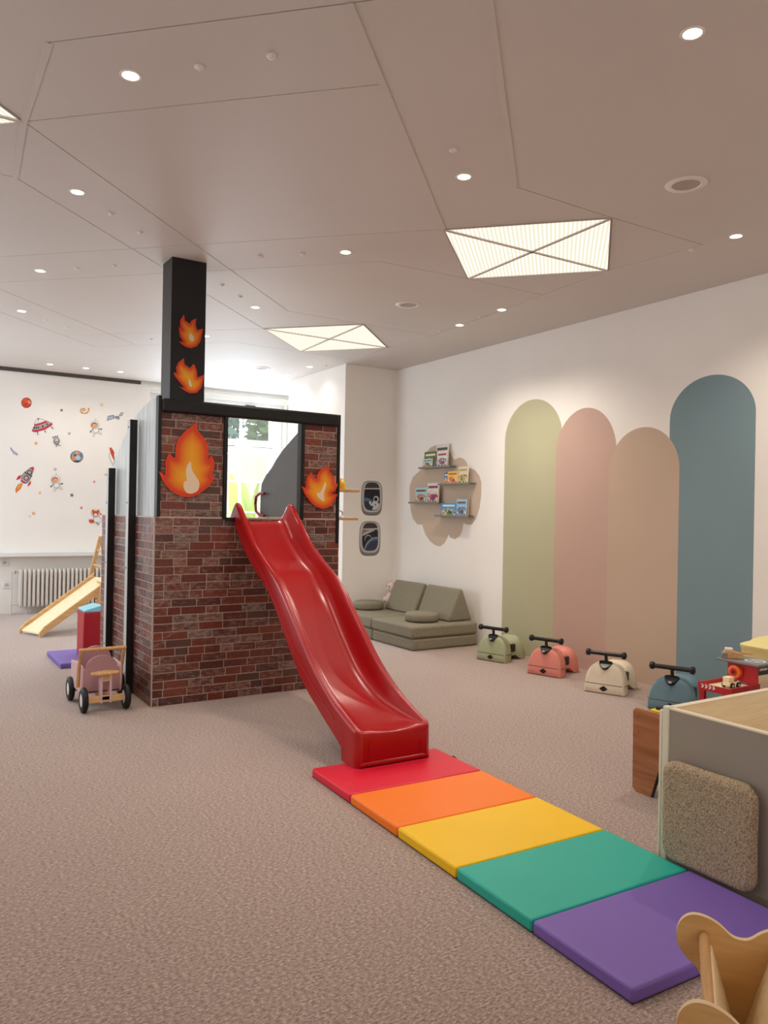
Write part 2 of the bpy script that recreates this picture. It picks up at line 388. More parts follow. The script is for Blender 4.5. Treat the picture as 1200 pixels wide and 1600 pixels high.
for rg in range(nreg):
    fs = [F2[i] for i in range(len(F2)) if reg[i] == rg]
    c = [sum(V2[i][k] for i in fs[0])/3 for k in (0, 1)]
    if not inpoly(c, bnd) or any(inpoly(c, q) for q in SKY): continue
    bm = bmesh.new(); vm = {}
    for f in fs:
        for i in f:
            if i not in vm: vm[i] = bm.verts.new((V2[i][0], V2[i][1], CZ))
        bm.faces.new([vm[i] for i in f])
    bmesh.ops.recalc_face_normals(bm, faces=bm.faces)
    r_ = bmesh.ops.inset_region(bm, faces=bm.faces[:], thickness=.0033, use_boundary=True, use_even_offset=True)
    bmesh.ops.delete(bm, geom=r_['faces'], context='FACES')
    ex = bmesh.ops.extrude_face_region(bm, geom=bm.faces[:])
    for v in ex['geom']:
        if isinstance(v, bmesh.types.BMVert): v.co.z += .013
    bmesh.ops.recalc_face_normals(bm, faces=bm.faces)
    me = bpy.data.meshes.new('ceiling_panel'); bm.to_mesh(me); bm.free(); me.materials.append(CEIL)
    o = bpy.data.objects.new('ceiling_panel', me); COL.objects.link(o); o.parent = ceiling

for a, b in ((SD(s0, d0), n3), (SD(s0, d1), A1), (n1, A3), (A3, n2)):
    MB().prism(stroke([a, b], .032), lambda x, y, d: (x, y, d), CZ-.004, CZ).obj('joint_batten', CEIL, ceiling)
# ---- skylights / backlit diamond panels
FRAMEM = mat('skylight_frame', (206, 194, 186), .6)
for q, lab in ((SKY[0], 'backlit diamond ceiling panel above the blue and beige arches, the largest in view'),
               (SKY[1], 'backlit diamond ceiling panel farther back, to the right of the black pillar'),
               (SKY[2], 'backlit ceiling panel cut off by the left edge of the picture')):
    cx, cy = sum(p[0] for p in q)/4, sum(p[1] for p in q)/4
    t = thing('ceiling_light_panel', lab, 'ceiling light', (cx, cy, CZ), 0, 'backlit diamond ceiling panels')
    P = [(p[0]-cx, p[1]-cy) for p in q]; C_ = (0, 0)
    for i in range(4):
        tri = [P[i], P[(i+1) % 4], C_]; g = [sum(p[k] for p in tri)/3 for k in (0, 1)]
        tri = [(g[0]+(p[0]-g[0])*.972, g[1]+(p[1]-g[1])*.972) for p in tri]
        MB().prism(tri, lambda a, b, d: (a, b, d), .0, .006).obj('diffuser', DIFF, t)
    fr = MB()
    for i in range(4):
        a, b = P[i], P[(i+1) % 4]
        fr.prism([(a[0]*.997, a[1]*.997), (b[0]*.997, b[1]*.997), (b[0]*.985, b[1]*.985), (a[0]*.985, a[1]*.985)], lambda a, b, d: (a, b, d), -.006, .012)
    fr.obj('frame', FRAMEM, t)
    for i in (0, 1):
        MB().prism(stroke([(P[i][0]*.98, P[i][1]*.98), (P[i+2][0]*.98, P[i+2][1]*.98)], .022), lambda a, b, d: (a, b, d), -.008, .008).obj('cross_bar', FRAMEM, t)

# ---- recessed spotlights
LAMP = emit('lit_lamp', (255, 240, 214), 14.0)
SPOTS = [((204,118),'lit round ceiling spotlight nearest the top left corner'), ((1082,52),'lit round ceiling spotlight nearest the top right corner'),
 ((121,300),'lit ceiling spotlight at the left, third from the top on that side'), ((725,276),'lit ceiling spotlight just above the large backlit diamond panel'),
 ((1150,369),'lit ceiling spotlight by the right edge, below the nearest round vent'), ((63,423),'lit ceiling spotlight to the left of the top of the black pillar'),
 ((540,394),'lit ceiling spotlight between the black pillar and the large backlit diamond'), ((399,480),'lit ceiling spotlight just right of the pillar, above the farther backlit diamond'),
 ((718,508),'left one of two lit spotlights above the right wall, below the large diamond'), ((784,484),'right one of two lit spotlights above the right wall, below the large diamond'),
 ((34,486),'lit ceiling spotlight by the left edge, lower of the two there'), ((78,569),'left one of three spotlights in a row above the space sticker wall'),
 ((134,575),'middle one of three spotlights in a row above the space sticker wall'), ((188,581),'right one of three spotlights in a row above the space sticker wall'),
 ((322,525),'lit ceiling spotlight half hidden behind the black pillar'), ((484,573),'lit ceiling spotlight near the round vent, above the pale wall edge'),
 ((450,586),'farthest lit ceiling spotlight, above the right end of the window')]
ringm = mat('spot_ring', (238, 232, 226), .4)
ring_me = lamp_me = None
for (px, py), lab in SPOTS:
    p = onz(px, py, CZ); t = thing('ceiling_spotlight', lab, 'spotlight', (p.x, p.y, CZ), 0, 'recessed ceiling spotlights')
    if ring_me is None:
        a = MB().lathe([(.036,.004),(.037,-.003),(.046,-.004),(.049,-.0005)], lambda x, y, h: (x, y, h), 24, close=False).obj('ring', ringm, t, smooth=True)
        b = MB().lathe([(.037,-.001),(.037,.004)], lambda x, y, h: (x, y, h), 20).obj('lamp', LAMP, t)
        ring_me, lamp_me = a.data, b.data
    else:
        for nm, me in (('ring', ring_me), ('lamp', lamp_me)):
            o = bpy.data.objects.new(nm, me); COL.objects.link(o); o.parent = t
    l = bpy.data.lights.new('spot_beam', 'SPOT'); l.energy = 12 if p.y > 9 else (105 if p.x > 4 else 58); l.color = (1, .90, .78); l.spot_size = math.radians(135); l.spot_blend = 1.0; l.shadow_soft_size = .03
    lo = bpy.data.objects.new('spot_beam', l); COL.objects.link(lo); lo.location = (p.x, p.y, CZ-.012)
# ---- small nozzles
noz = None
NOZ = [((311,104),'left small ceiling nozzle of the pair beside the top left spotlight'), ((424,87),'right small ceiling nozzle of the pair beside the top left spotlight'), ((174,334),'upper small ceiling nozzle of the pair below the second spotlight on the left'), ((219,363),'lower small ceiling nozzle of the pair above the pillar, to its left'),
 ((708,234),'small ceiling nozzle just above the spotlight over the large backlit diamond'), ((407,401),'left small ceiling nozzle of the pair right of the pillar top'), ((473,397),'right small ceiling nozzle of the pair, nearer the spotlight right of the pillar'), ((347,445),'upper small ceiling nozzle of the pair close to the right of the pillar'), ((375,463),'lower small ceiling nozzle of the pair close to the right of the pillar'),
 ((120,419),'left small ceiling nozzle of the pair left of the pillar top'), ((178,415),'right small ceiling nozzle of the pair left of the pillar top'), ((71,500),'left small ceiling nozzle of the pair beside the lower left edge spotlight'), ((104,511),'right small ceiling nozzle of the pair beside the lower left edge spotlight'), ((237,530),'lone small ceiling nozzle close to the left of the pillar, level with its flames'),
 ((1080,390),'small ceiling nozzle left of the right edge spotlight'), ((750,495),'small ceiling nozzle between the two spotlights above the right wall'), ((688,517),'small ceiling nozzle left of the two spotlights above the right wall'), ((509,571),'small far ceiling nozzle beside the spotlight above the pale wall edge')]
for (px, py), nlab in NOZ:
    p = onz(px, py, CZ)
    if noz is None:
        o = MB().lathe([(.022,0),(.022,-.004),(.012,-.008),(.01,-.014),(.004,-.016)], lambda x, y, h: (x, y, h), 14).obj('ceiling_nozzle', ringm, None, smooth=True); noz = o.data
    else:
        o = bpy.data.objects.new('ceiling_nozzle', noz); COL.objects.link(o)
    o.location = (p.x, p.y, CZ); tag(o, nlab, 'nozzle', 'small ceiling nozzles')
# ---- round vents / loudspeakers
GRILL = mat('grille', (186, 170, 160), .7, bump=.2, bscale=300)
for (px, py), lab in (((1072,288),'round ceiling vent with grey grille nearest the right edge'), ((638,476),'round ceiling vent between the two backlit diamond panels'), ((409,575),'small far round ceiling vent near the window')):
    p = onz(px, py, CZ); t = thing('ceiling_vent', lab, 'vent', (p.x, p.y, CZ), 0, 'round ceiling vents')
    MB().lathe([(.078,-.002),(.082,-.008),(.112,-.006),(.118,-.0005)], lambda x, y, h: (x, y, h), 36, close=False).obj('ring', ringm, t, smooth=True)
    MB().lathe([(.08,-.003),(.08,.001)], lambda x, y, h: (x, y, h), 32).obj('grille', GRILL, t)

# ---- right wall murals
def arch(name, ya, yb, top, shoulder, rgb, th, lab):
    c, hw = (ya+yb)/2, abs(ya-yb)/2
    poly = [(c-hw, .0), (c+hw, .0)] + [(c+hw*math.cos(t), shoulder+(top-shoulder)*math.sin(t)) for t in [math.pi*k/40 for k in range(41)]]
    m = mat(name+'_paint', rgb, .75, .3, noise=.02, nscale=2)
    return MB().prism(poly, lambda a, b, d: (d, a, b), XR-th, XR).obj(name, m, wall_right, label=lab)
arch('painted_arch', 5.735, 6.612, 2.749, 2.32, (186, 182, 150), .0010, 'sage green painted arch, leftmost of the four on the wall')
arch('painted_arch.001', 5.030, 5.820, 2.580, 2.13, (196, 165, 151), .0016, 'dusty pink painted arch, second from left')
arch('painted_arch.002', 3.630, 4.437, 2.709, 2.36, (128, 150, 156), .0010, 'grey blue painted arch, rightmost and tallest')
arch('painted_arch.003', 4.328, 5.115, 2.330, 1.93, (198, 174, 153), .0024, 'beige painted arch overlapping pink and blue ones')
cl = [(260,575),(190,640),(150,750),(150,900),(165,1040),(190,1130),(240,1195),(300,1200),(310,1240),(340,1320),(390,1390),(450,1440),(510,1455),(555,1420),(590,1360),(603,1310),(630,1350),(685,1370),(740,1330),(770,1260),(780,1180),(830,1200),(880,1195),(930,1130),(970,1000),(990,850),(990,700),(965,620),(920,560),(840,530),(825,480),(790,430),(735,408),(675,440),(650,400),(620,320),(560,270),(480,260),(400,290),(350,350),(330,430),(300,540)]
cl = [onx(a, b, XR) for a, b in pxs(cl, 620, 660, 7.5)]
MB().prism([(p.y, p.z) for p in cl], lambda a, b, d: (d, a, b), XR-.001, XR).obj('painted_cloud', mat('cloud_paint', (206, 184, 164), .75, .3), wall_right, label='beige scalloped cloud painted behind the book ledges')

# ---- back wall: dark top strip, window board, window
struct(MB().box(XL, 3.2, YB-.045, YB, CZ-.05, CZ).obj('trim_1', DARKTRIM))
struct(MB().box(3.2, XR, YB-.08, YB, CZ-.045, CZ).obj('trim_2', mat('rail_grey', (196, 194, 190), .5)))
win = struct(MB().box(WX0, WX1, YB+.04, YB+.28, WZ0-.03, WZ0).obj('window_1', WHITE))
vb = MB(); vb.box(WX0+.0, WX1, YB+.02, YB+.2, 3.29, WZ1); vb.obj('shutter_box', WHITE, win)
fb = MB(); yf0, yf1 = YB+.1, YB+.17
for xa, xb in ((WX0, WX0+.08), (4.20, 4.28), (5.50, WX1)): fb.box(xa, xb, yf0, yf1, WZ0+.07, 3.21)
fb.box(WX0, WX1, yf0, yf1, 3.21, 3.29); fb.box(WX0, WX1, yf0, yf1, WZ0, WZ0+.07)
fb.obj('window_frame', WHITE, win)
for xa, xb in ((WX0+.08, 4.20), (4.28, 5.50)):
    for za, zb, bars in ((2.58, 3.21, 0), (WZ0+.07, 2.56, 1)):
        s_ = MB(); k = .12 if bars else .10
        x0, x1, z0, z1 = xa, xb, za, zb
        s_.box(x0, x0+k, yf0-.015, yf1-.02, z0, z1); s_.box(x1-k, x1, yf0-.015, yf1-.02, z0, z1); s_.box(x0+k, x1-k, yf0-.015, yf1-.02, z0, z0+k); s_.box(x0+k, x1-k, yf0-.015, yf1-.02, z1-k, z1)
        s_.obj('sash', WHITE, win)
        xm = (x0+x1)/2
        MB().box(xm-.017, xm+.017, yf0, yf1-.03, z0+k, z1-k).obj('glazing_bar', WHITE, win)
        if bars:
            for zb_ in (1.99, 1.48):
                MB().box(x0+k, x1-k, yf0+.002, yf1-.032, zb_-.016, zb_+.016).obj('glazing_bar', WHITE, win)
        MB().box(x0+k, x1-k, yf0+.018, yf0+.024, z0+k, z1-k).obj('pane', GLASS, win)
MB().box(4.95, 5.12, YB+.075, YB+.1, 3.225, 3.25).obj('window_closer', BLKP, win)
h_ = MB(); h_.box(5.05, 5.18, yf0-.04, yf0-.02, 2.565, 2.58); h_.obj('window_handle', WHITE, win)
# roller cord at the right of the window
MB().box(5.66, 5.68, YB-.02, YB, 1.2, 3.3).obj('roller_strap', mat('strap', (200, 196, 188), .7), win)
# left windows
for i, (a, b, z0, z1) in enumerate(LW):
    s_ = MB(); X0, X1 = XL-.16, XL-.10
    s_.box(X0, X1, a, a+.07, z0, z1); s_.box(X0, X1, b-.07, b, z0, z1); s_.box(X0, X1, a, b, z0, z0+.07); s_.box(X0, X1, a, b, z1-.07, z1); s_.box(X0, X1, (a+b)/2-.04, (a+b)/2+.04, z0, z1)
    wo = struct(s_.obj('window_%d' % (i+2), WHITE)); MB().box(X0+.02, X0+.026, a+.07, b-.07, z0+.07, z1-.07).obj('pane', GLASS, wo)

for i, (a, b, z0, z1) in enumerate(FW):  # invented frames and panes, put in around the added front fill
    s_ = MB(); X0, X1 = YF-.16, YF-.10
    for aa, bb, za, zb in ((a, a+.07, z0, z1), (b-.07, b, z0, z1), (a, b, z0, z0+.07), (a, b, z1-.07, z1), ((a+b)/2-.04, (a+b)/2+.04, z0, z1)): s_.box(aa, bb, X0, X1, za, zb)
    wo = struct(s_.obj('window_%d' % (i+5), WHITE)); MB().box(a+.07, b-.07, X0+.02, X0+.026, z0+.07, z1-.07).obj('pane', GLASS, wo)

# ---- sill board over the radiator
sb = MB(); sb.box(XL, 3.36, YB-.20, YB, .805, .866)
tag(sb.obj('sill_board', WHITE, None, bevel=.006), 'long white board fixed to the wall above the radiator', 'shelf')
# ---- radiator
rad = thing('radiator', 'off-white column radiator under the white board', 'radiator', (1.546, 11.86, .10))
rib = None
for k in range(24):
    x = .02 + k*.0565
    if rib is None:
        r_ = []
        for z, w_, dd in ((0,.012,.05),(.012,.02,.062),(.05,.021,.066),(.47,.021,.066),(.51,.02,.062),(.53,.012,.045)):
            r_.append([(w_*math.copysign(abs(math.cos(t))**.6, math.cos(t)), dd*math.copysign(abs(math.sin(t))**.6, math.sin(t)), z) for t in [2*math.pi*j/12 for j in range(12)]])
        o = MB().loft(r_).obj('rib', OFFW, rad, smooth=True); rib = o.data
    else:
        o = bpy.data.objects.new('rib', rib); COL.objects.link(o); o.parent = rad
    o.location = (x, 0, .0)
MB().tube([(-.09, .02, -.10), (-.09, .02, .49), (-.05, .0, .49), (0, 0, .49)], .011, 8).obj('supply_pipe', OFFW, rad, smooth=True)
MB().tube([(-.09, 0, .045), (0, 0, .045)], .01, 8).obj('return_pipe', OFFW, rad, smooth=True)
MB().lathe([(.02,0),(.024,.01),(.024,.045),(.015,.05)], lambda x, y, h: (-.06-h*.4+.02, y-.015, .49+x), 12).obj('valve_knob', mat('valve', (186, 160, 132), .4), rad, smooth=True)
MB().tube([(.10, .0, 0), (.10, 0, -.1)], .01, 8).obj('foot', OFFW, rad); MB().tube([(1.2, .0, 0), (1.2, 0, -.1)], .01, 8).obj('foot', OFFW, rad)
for (px, py), lab in (((7, 879), 'upper white wall socket with a switch, left of the radiator'), ((10, 914), 'lower white wall socket left of the radiator')):
    p = ony(px, py, YB); t = thing('wall_socket', lab, 'socket', (p.x, YB, p.z))
    MB().box(-.05, .05, -.012, 0, -.05, .05).obj('plate', WHITE, t, bevel=.004)
    MB().lathe([(.025,-.013),(.025,-.017),(.018,-.017)], lambda x, y, h: (x, h, y), 16).obj('insert', mat('socket_insert', (196, 190, 182), .5), t)
# ================================================================== PILLAR AND TOWER
YT = 5.90
def paint_flame(name, outline, core, plane_y, parent, depth, lab, loc=(0, 0, 0)):
    o2 = [ony(a, b, plane_y) for a, b in outline]; P = [(p.x-loc[0], p.z-loc[2]) for p in o2]
    n = len(P); vs = [Vector(p) for p in P]
    xs = [p[0] for p in P]; zs = [p[1] for p in P]; step = (max(xs)-min(xs))/26
    def dist(q):
        best = 9
        for i in range(n):
            a, b = P[i-1], P[i]; dx, dy = b[0]-a[0], b[1]-a[1]; t = max(0, min(1, ((q[0]-a[0])*dx+(q[1]-a[1])*dy)/(dx*dx+dy*dy+1e-12)))
            best = min(best, math.hypot(q[0]-a[0]-t*dx, q[1]-a[1]-t*dy))
        return best
    y = min(zs)
    while y < max(zs):
        x = min(xs)
        while x < max(xs):
            if inpoly((x, y), P) and dist((x, y)) > step*.5: vs.append(Vector((x, y)))
            x += step
        y += step
    V, E_, Fc, *_ = delaunay_2d_cdt(vs, [(i, (i+1) % n) for i in range(n)], [tuple(range(n))], 1, 1e-6)
    Fc = [f for f in Fc if inpoly((sum(V[i][0] for i in f)/len(f), sum(V[i][1] for i in f)/len(f)), P)]
    yl = plane_y-loc[1]
    m = len(V); verts = [(v[0], yl, v[1]) for v in V]; faces = [tuple(f) for f in Fc]
    k = len(verts); verts += [(p[0], yl, p[1]) for p in P] + [(p[0], yl+depth, p[1]) for p in P]
    faces += [(k+i, k+(i+1) % n, k+n+(i+1) % n, k+n+i) for i in range(n)] + [tuple(range(k+2*n-1, k+n-1, -1))]
    me = bpy.data.meshes.new(name); me.from_pydata(verts, [], faces); me.materials.append(PAINT)
    at = me.color_attributes.new('paint', 'FLOAT_COLOR', 'POINT')
    D = [dist(v) for v in V]; mx = max(D); z0, z1 = min(zs), max(zs)
    ramp = [(0, (228, 66, 24)), (.10, (214, 50, 10)), (.28, (230, 106, 10)), (.52, (238, 148, 12)), (1, (242, 178, 34))]
    for i in range(len(verts)):
        t = 0 if i >= m else D[i]/mx
        for (ta, ca), (tb, cb) in zip(ramp, ramp[1:]):
            if ta <= t <= tb:
                s_ = (t-ta)/(tb-ta); A, B = lin(ca), lin(cb); c = [A[j]*(1-s_)+B[j]*s_ for j in range(3)]; break
        at.data[i].color = (*c, 1)
    o = bpy.data.objects.new(name, me); COL.objects.link(o); o.parent = parent; o['label'] = lab
    cp = [ony(a, b, plane_y) for a, b in core]
    MB().prism(smoothpts([(p.x-loc[0], p.z-loc[2]) for p in cp], 1), lambda a, b, d: (a, d, b), yl-.001, yl).obj('flame_core', mat('flame_core_cream', (238, 214, 186), .5), o)
    return o

# ---- pillar
PX0, PX1, PY0, PY1 = 1.808, 2.082, 5.93, 6.17
pillar = struct(MB().box(PX0, PX1, PY0, PY1, 0, CZ+.01).obj('pillar', PILLARM, None, bevel=.004)); pillar['label'] = 'square black pillar with two painted flames rising to the ceiling'
f3 = [(385,637),(395,690),(440,720),(455,690),(495,672),(490,730),(505,775),(555,765),(545,820),(530,880),(500,920),(450,938),(400,925),(365,900),(343,875),(385,885),(355,840),(345,800),(343,745),(368,772),(352,732),(352,690)]
f4 = [(385,1025),(390,1080),(440,1115),(470,1080),(480,1085),(500,1140),(505,1200),(565,1175),(555,1240),(540,1290),(500,1335),(440,1340),(390,1315),(345,1282),(390,1290),(335,1225),(310,1190),(293,1155),(325,1160),(315,1110),(335,1065)]
paint_flame('flame', pxs(f3, 220, 380, 5.714), pxs([(440,795),(470,830),(480,870),(450,880),(428,850)], 220, 380, 5.714), PY0-.008, pillar, .008, 'upper painted flame on the black pillar')
paint_flame('flame', pxs(f4, 220, 380, 5.714), pxs([(435,1205),(450,1250),(460,1275),(440,1285),(425,1250)], 220, 380, 5.714), PY0-.008, pillar, .008, 'lower painted flame on the black pillar')

# ---- play tower
TX0, TX1, TYB, TZ = 1.70, 3.30, 7.60, 1.445
tower = thing('play_tower', 'brick patterned firehouse play tower with black beams, flames and slide opening', 'play tower', (TX0, YT, 0))
def T(x, y, z): return (x-TX0, y-YT, z)
def tbox(mb, x0, x1, y0, y1, z0, z1, mi=0): return mb.box(x0-TX0, x1-TX0, y0-YT, y1-YT, z0, z1, mi)
UL = (1.735, 2.235); UR = (2.945, 3.265); UZ = 2.245
b_ = MB(); tbox(b_, TX0, TX1, YT, YT+.03, 0, TZ); b_.obj('front_board', MORTAR, tower)
b_ = MB(); tbox(b_, *UL, YT+.004, YT+.03, TZ, UZ); b_.obj('front_board', MORTAR, tower)
b_ = MB(); tbox(b_, *UR, YT+.004, YT+.03, TZ, UZ); b_.obj('front_board', MORTAR, tower)
b_ = MB(); tbox(b_, TX0, TX0+.03, YT+.031, TYB, 0, TZ); b_.obj('side_board', MORTAR, tower)
b_ = MB(); tbox(b_, TX1-.03, TX1, YT+.031, TYB, 0, TZ); b_.obj('side_board', GREYP, tower)
b_ = MB(); tbox(b_, TX0+.03, TX1-.03, TYB-.03, TYB, 0, TZ-.03); b_.obj('back_board', GREYP, tower)
b_ = MB(); tbox(b_, 2.12, TX1-.03, YT+.04, TYB-.04, TZ-.06, TZ-.03); tbox(b_, TX0+.03, 2.12, 6.2, TYB-.04, TZ-.06, TZ-.03); b_.obj('platform', PINE, tower)
# bricks
def course(a0, a1, z0, z1, pitch=.0625, zorg=0.):
    out = []; k = int(math.floor((z0-zorg)/pitch+1e-6))
    while zorg+k*pitch < z1-1e-4:
        rng = random.Random(k*131+int(a0*100)); x = -rng.choice((.05, .1, .15, .02, .12)); za, zb = max(z0, zorg+k*pitch)+.0035, min(z1, zorg+(k+1)*pitch)-.0035
        while x < a1-a0:
            L_ = rng.choice((.20, .195, .205, .19, .13, .105, .20)); u0, u1 = max(x, 0)+.0035, min(x+L_, a1-a0)-.0035
            if u1-u0 > .012 and zb-za > .012: out.append((a0+u0, a0+u1, za+rng.uniform(-.001, .001), zb+rng.uniform(-.001, .001)))
            x += L_
        k += 1
    return out
ub = bpy.data.meshes.new('brick')
_b = bmesh.new(); bmesh.ops.create_cube(_b, size=1); _b.to_mesh(ub); _b.free(); ub.materials.append(BRICK)
nb = 0
for (a, c, z0, z1, yy) in ((TX0, TX1, 0, TZ, YT), (*UL, TZ, UZ, YT+.004), (*UR, TZ, UZ, YT+.004)):
    for u0, u1, v0, v1 in course(a, c, z0, z1):
        o = bpy.data.objects.new('brick', ub); COL.objects.link(o); o.parent = tower
        dp = random.uniform(.002, .0035); o.scale = (u1-u0, dp, v1-v0); o.location = T((u0+u1)/2, yy-dp/2, (v0+v1)/2); nb += 1
sbm = MB(); rnd = []
for u0, u1, v0, v1 in course(YT+.002, TYB, 0, TZ):
    tbox(sbm, TX0-.003, TX0, u0, u1, v0, v1); rnd += [random.random()]*8
so = sbm.obj('side_bricks', BRICK, tower, recalc=False); so['kind'] = 'stuff'
at = so.data.attributes.new('rnd', 'FLOAT', 'POINT')
for i, r_ in enumerate(rnd): at.data[i].value = r_
# corner strip
b_ = MB(); tbox(b_, TX0-.004, TX0+.006, YT-.004, YT+.006, 0, TZ); b_.obj('corner_strip', mat('corner_strip', (176, 158, 148), .6), tower)
# upper side panels with curved tops
cur = [(240,622),(225,635),(212.5,650),(205,664),(194,685),(186,704),(181,719),(175.6,730),(170.6,746),(169.4,761)]
cur = [onx(a, b, 1.725) for a, b in cur]
prof = [(YT+.02, TZ), (YT+.02, 2.335)] + [(p.y, p.z) for p in cur if p.y > YT+.05] + [(cur[-1].y+.01, TZ)]
MB().prism([(a-YT, b) for a, b in prof], lambda a, b, d: (d-TX0, a, b), 1.722, 1.745).obj('side_panel', GREYP, tower, label='grey stained side board with curved top edge')
pr2 = [(YT+.02, TZ), (YT+.02, 2.335)] + [(p.y*.985+.12, p.z) for p in cur if p.y > YT+.05] + [(cur[-1].y*.985+.13, TZ)]
MB().prism([(a-YT, b) for a, b in pr2], lambda a, b, d: (d-TX0, a, b), 3.258, 3.283).obj('side_panel', GREYIN, tower, label='dark grey inner side board with curved top edge')
# posts on the left side: black face, bare metal edge with bolts
for px_, top in ((213, 657), (179, 732)):
    p = onx(px_, top, TX0)
    for nm, x0, x1, y0, y1, m_ in (('side_post', 1.640, 1.698, 0, .075, BLACK), ('post_edge', 1.636, 1.640, .0, .075, GREYP)):
        b_ = MB(); tbox(b_, x0, x1, p.y-.05+y0, p.y-.05+y1, 0, p.z); o = b_.obj(nm, m_, tower)
    for z_ in (.30, 1.02, 1.55, p.z-.06):
        MB().lathe([(.008, 0), (.008, -.003)], lambda x, y, h, z_=z_, p=p: T(1.636+h, p.y-.01+x, z_+y), 10).obj('bolt', BLKP, tower)
for y_ in (6.35, 7.1):
    b_ = MB(); tbox(b_, 3.302, 3.36, y_, y_+.075, 0, 2.2 if y_ < 7 else 1.8); b_.obj('side_post', BLACK, tower)
# front black frame
def fp(x0, x1, z0, z1, y0=YT-.022, y1=YT+.05, nm='front_post'):
    b_ = MB(); tbox(b_, x0, x1, y0, y1, z0, z1); return b_.obj(nm, BLACK, tower, bevel=.003)
fp(1.712, 1.738, TZ, 2.365, YT-.012, YT+.06); fp(UL[1], UL[1]+.03, TZ-.015, UZ); fp(UR[0]-.035, UR[0], TZ-.015, UZ); fp(3.265, 3.292, 1.235, 2.345, YT-.012, YT+.06)
fp(UL[1]+.03, UL[1]+.12, TZ-.03, TZ, nm='sill_block')
MB().box(1.738-TX0, 3.265-TX0, -.035, .02, UZ-.005, 2.345).obj('top_beam', BLACK, tower, bevel=.018, seg=3)
# flames on the front
f1 = [(765,85),(740,160),(745,240),(800,310),(870,380),(915,480),(935,600),(940,760),(960,700),(990,680),(1030,760),(1045,840),(1020,940),(970,1030),(1045,1010),(1020,1090),(960,1180),(870,1260),(770,1330),(640,1380),(500,1375),(380,1330),(280,1260),(200,1170),(140,1070),(88,940),(150,980),(195,1030),(205,900),(205,770),(235,690),(275,620),(310,690),(370,720),(375,560),(390,480),(440,370),(520,280),(630,190)]
c1 = [(635,765),(640,850),(660,940),(720,1030),(770,1100),(785,1170),(760,1270),(700,1310),(620,1330),(545,1300),(505,1210),(515,1130),(545,1095),(570,1125),(560,1040),(548,950),(565,860),(600,800)]
f2 = [(870,140),(840,240),(880,320),(950,400),(990,500),(1000,620),(1080,615),(1060,690),(1020,770),(950,840),(900,880),(960,890),(1080,895),(1040,960),(1000,1040),(930,1150),(850,1230),(750,1275),(640,1280),(500,1230),(390,1150),(300,1040),(200,900),(115,680),(190,720),(230,720),(230,580),(250,470),(310,380),(380,310),(400,390),(450,460),(520,480),(530,380),(590,280),(680,210),(790,165)]
c2 = [(740,570),(770,620),(740,760),(700,860),(720,1080),(690,1090),(540,990),(500,860),(600,860),(660,760),(700,640)]
paint_flame('flame', pxs(f1, 240, 650, 10.909), pxs(c1, 240, 650, 10.909), YT-.014, tower, .01, 'large painted flame with cream core left of the opening', (TX0, YT, 0))
paint_flame('flame', pxs(f2, 465, 720, 17.14), pxs(c2, 465, 720, 17.14), YT-.034, tower, .012, 'smaller painted flame right of the opening', (TX0, YT, 0))
# red grab handle on the rear edge of the right panel
hp = [onx(a, b, 3.22) for a, b in ((413,771),(406,771),(400,776),(399,788),(400,799),(406,805),(413,806))]
MB().tube([T(*p) for p in hp], .014, 8).obj('grab_handle', mat('dark_red_handle', (120, 14, 24), .4), tower, smooth=True)
# wooden boards on the right side
for (pa, pb) in (((527, 765), (562, 767)), ((527, 808), (560, 811))):
    a = ony(*pa, 6.15); c = ony(*pb, 6.15)
    b_ = MB(); tbox(b_, TX1+.002, c.x, 6.15, 6.34, c.z-.012, c.z+.012); b_.obj('side_shelf', BEECH, tower, bevel=.003)
pz = ony(562, 767, 6.15).z+.012
YEL = mat('yellow_helmet_plastic', (232, 172, 20), .35)
hx = ony(529, 755, 6.24).x
tag(MB().lathe([(.092,0),(.09,.03),(.082,.06),(.062,.088),(.034,.102),(.008,.106)], lambda x, y, h: (x*.8, y, h), 24).obj('toy_helmet', YEL, None, smooth=True), 'yellow toy helmet on the upper wooden board beside the tower', 'helmet').location = (hx-.005, 6.245, pz)
lz = ony(560, 811, 6.15).z+.012
p = ony(531, 800, 6.22); rr_ = .028
tag(MB().tube([(rr_*math.cos(t), 0, .033+rr_*math.sin(t)) for t in [2*math.pi*k/18 for k in range(18)]], .005, 6, closed=True).obj('metal_ring', STEEL, None, smooth=True), 'small grey ring standing on the lower wooden board', 'ring').location = (p.x, 6.22, lz)

# ================================================================== SLIDE
SA = Vector((2.59, 5.88, 0)); SD_ = Vector((-.04, -.999, 0)).normalized(); SN = Vector((-SD_.y, SD_.x, 0))
slide = thing('slide', 'glossy red plastic wave slide running from the tower down to the mat', 'slide', SA, math.atan2(SN.y, SN.x))
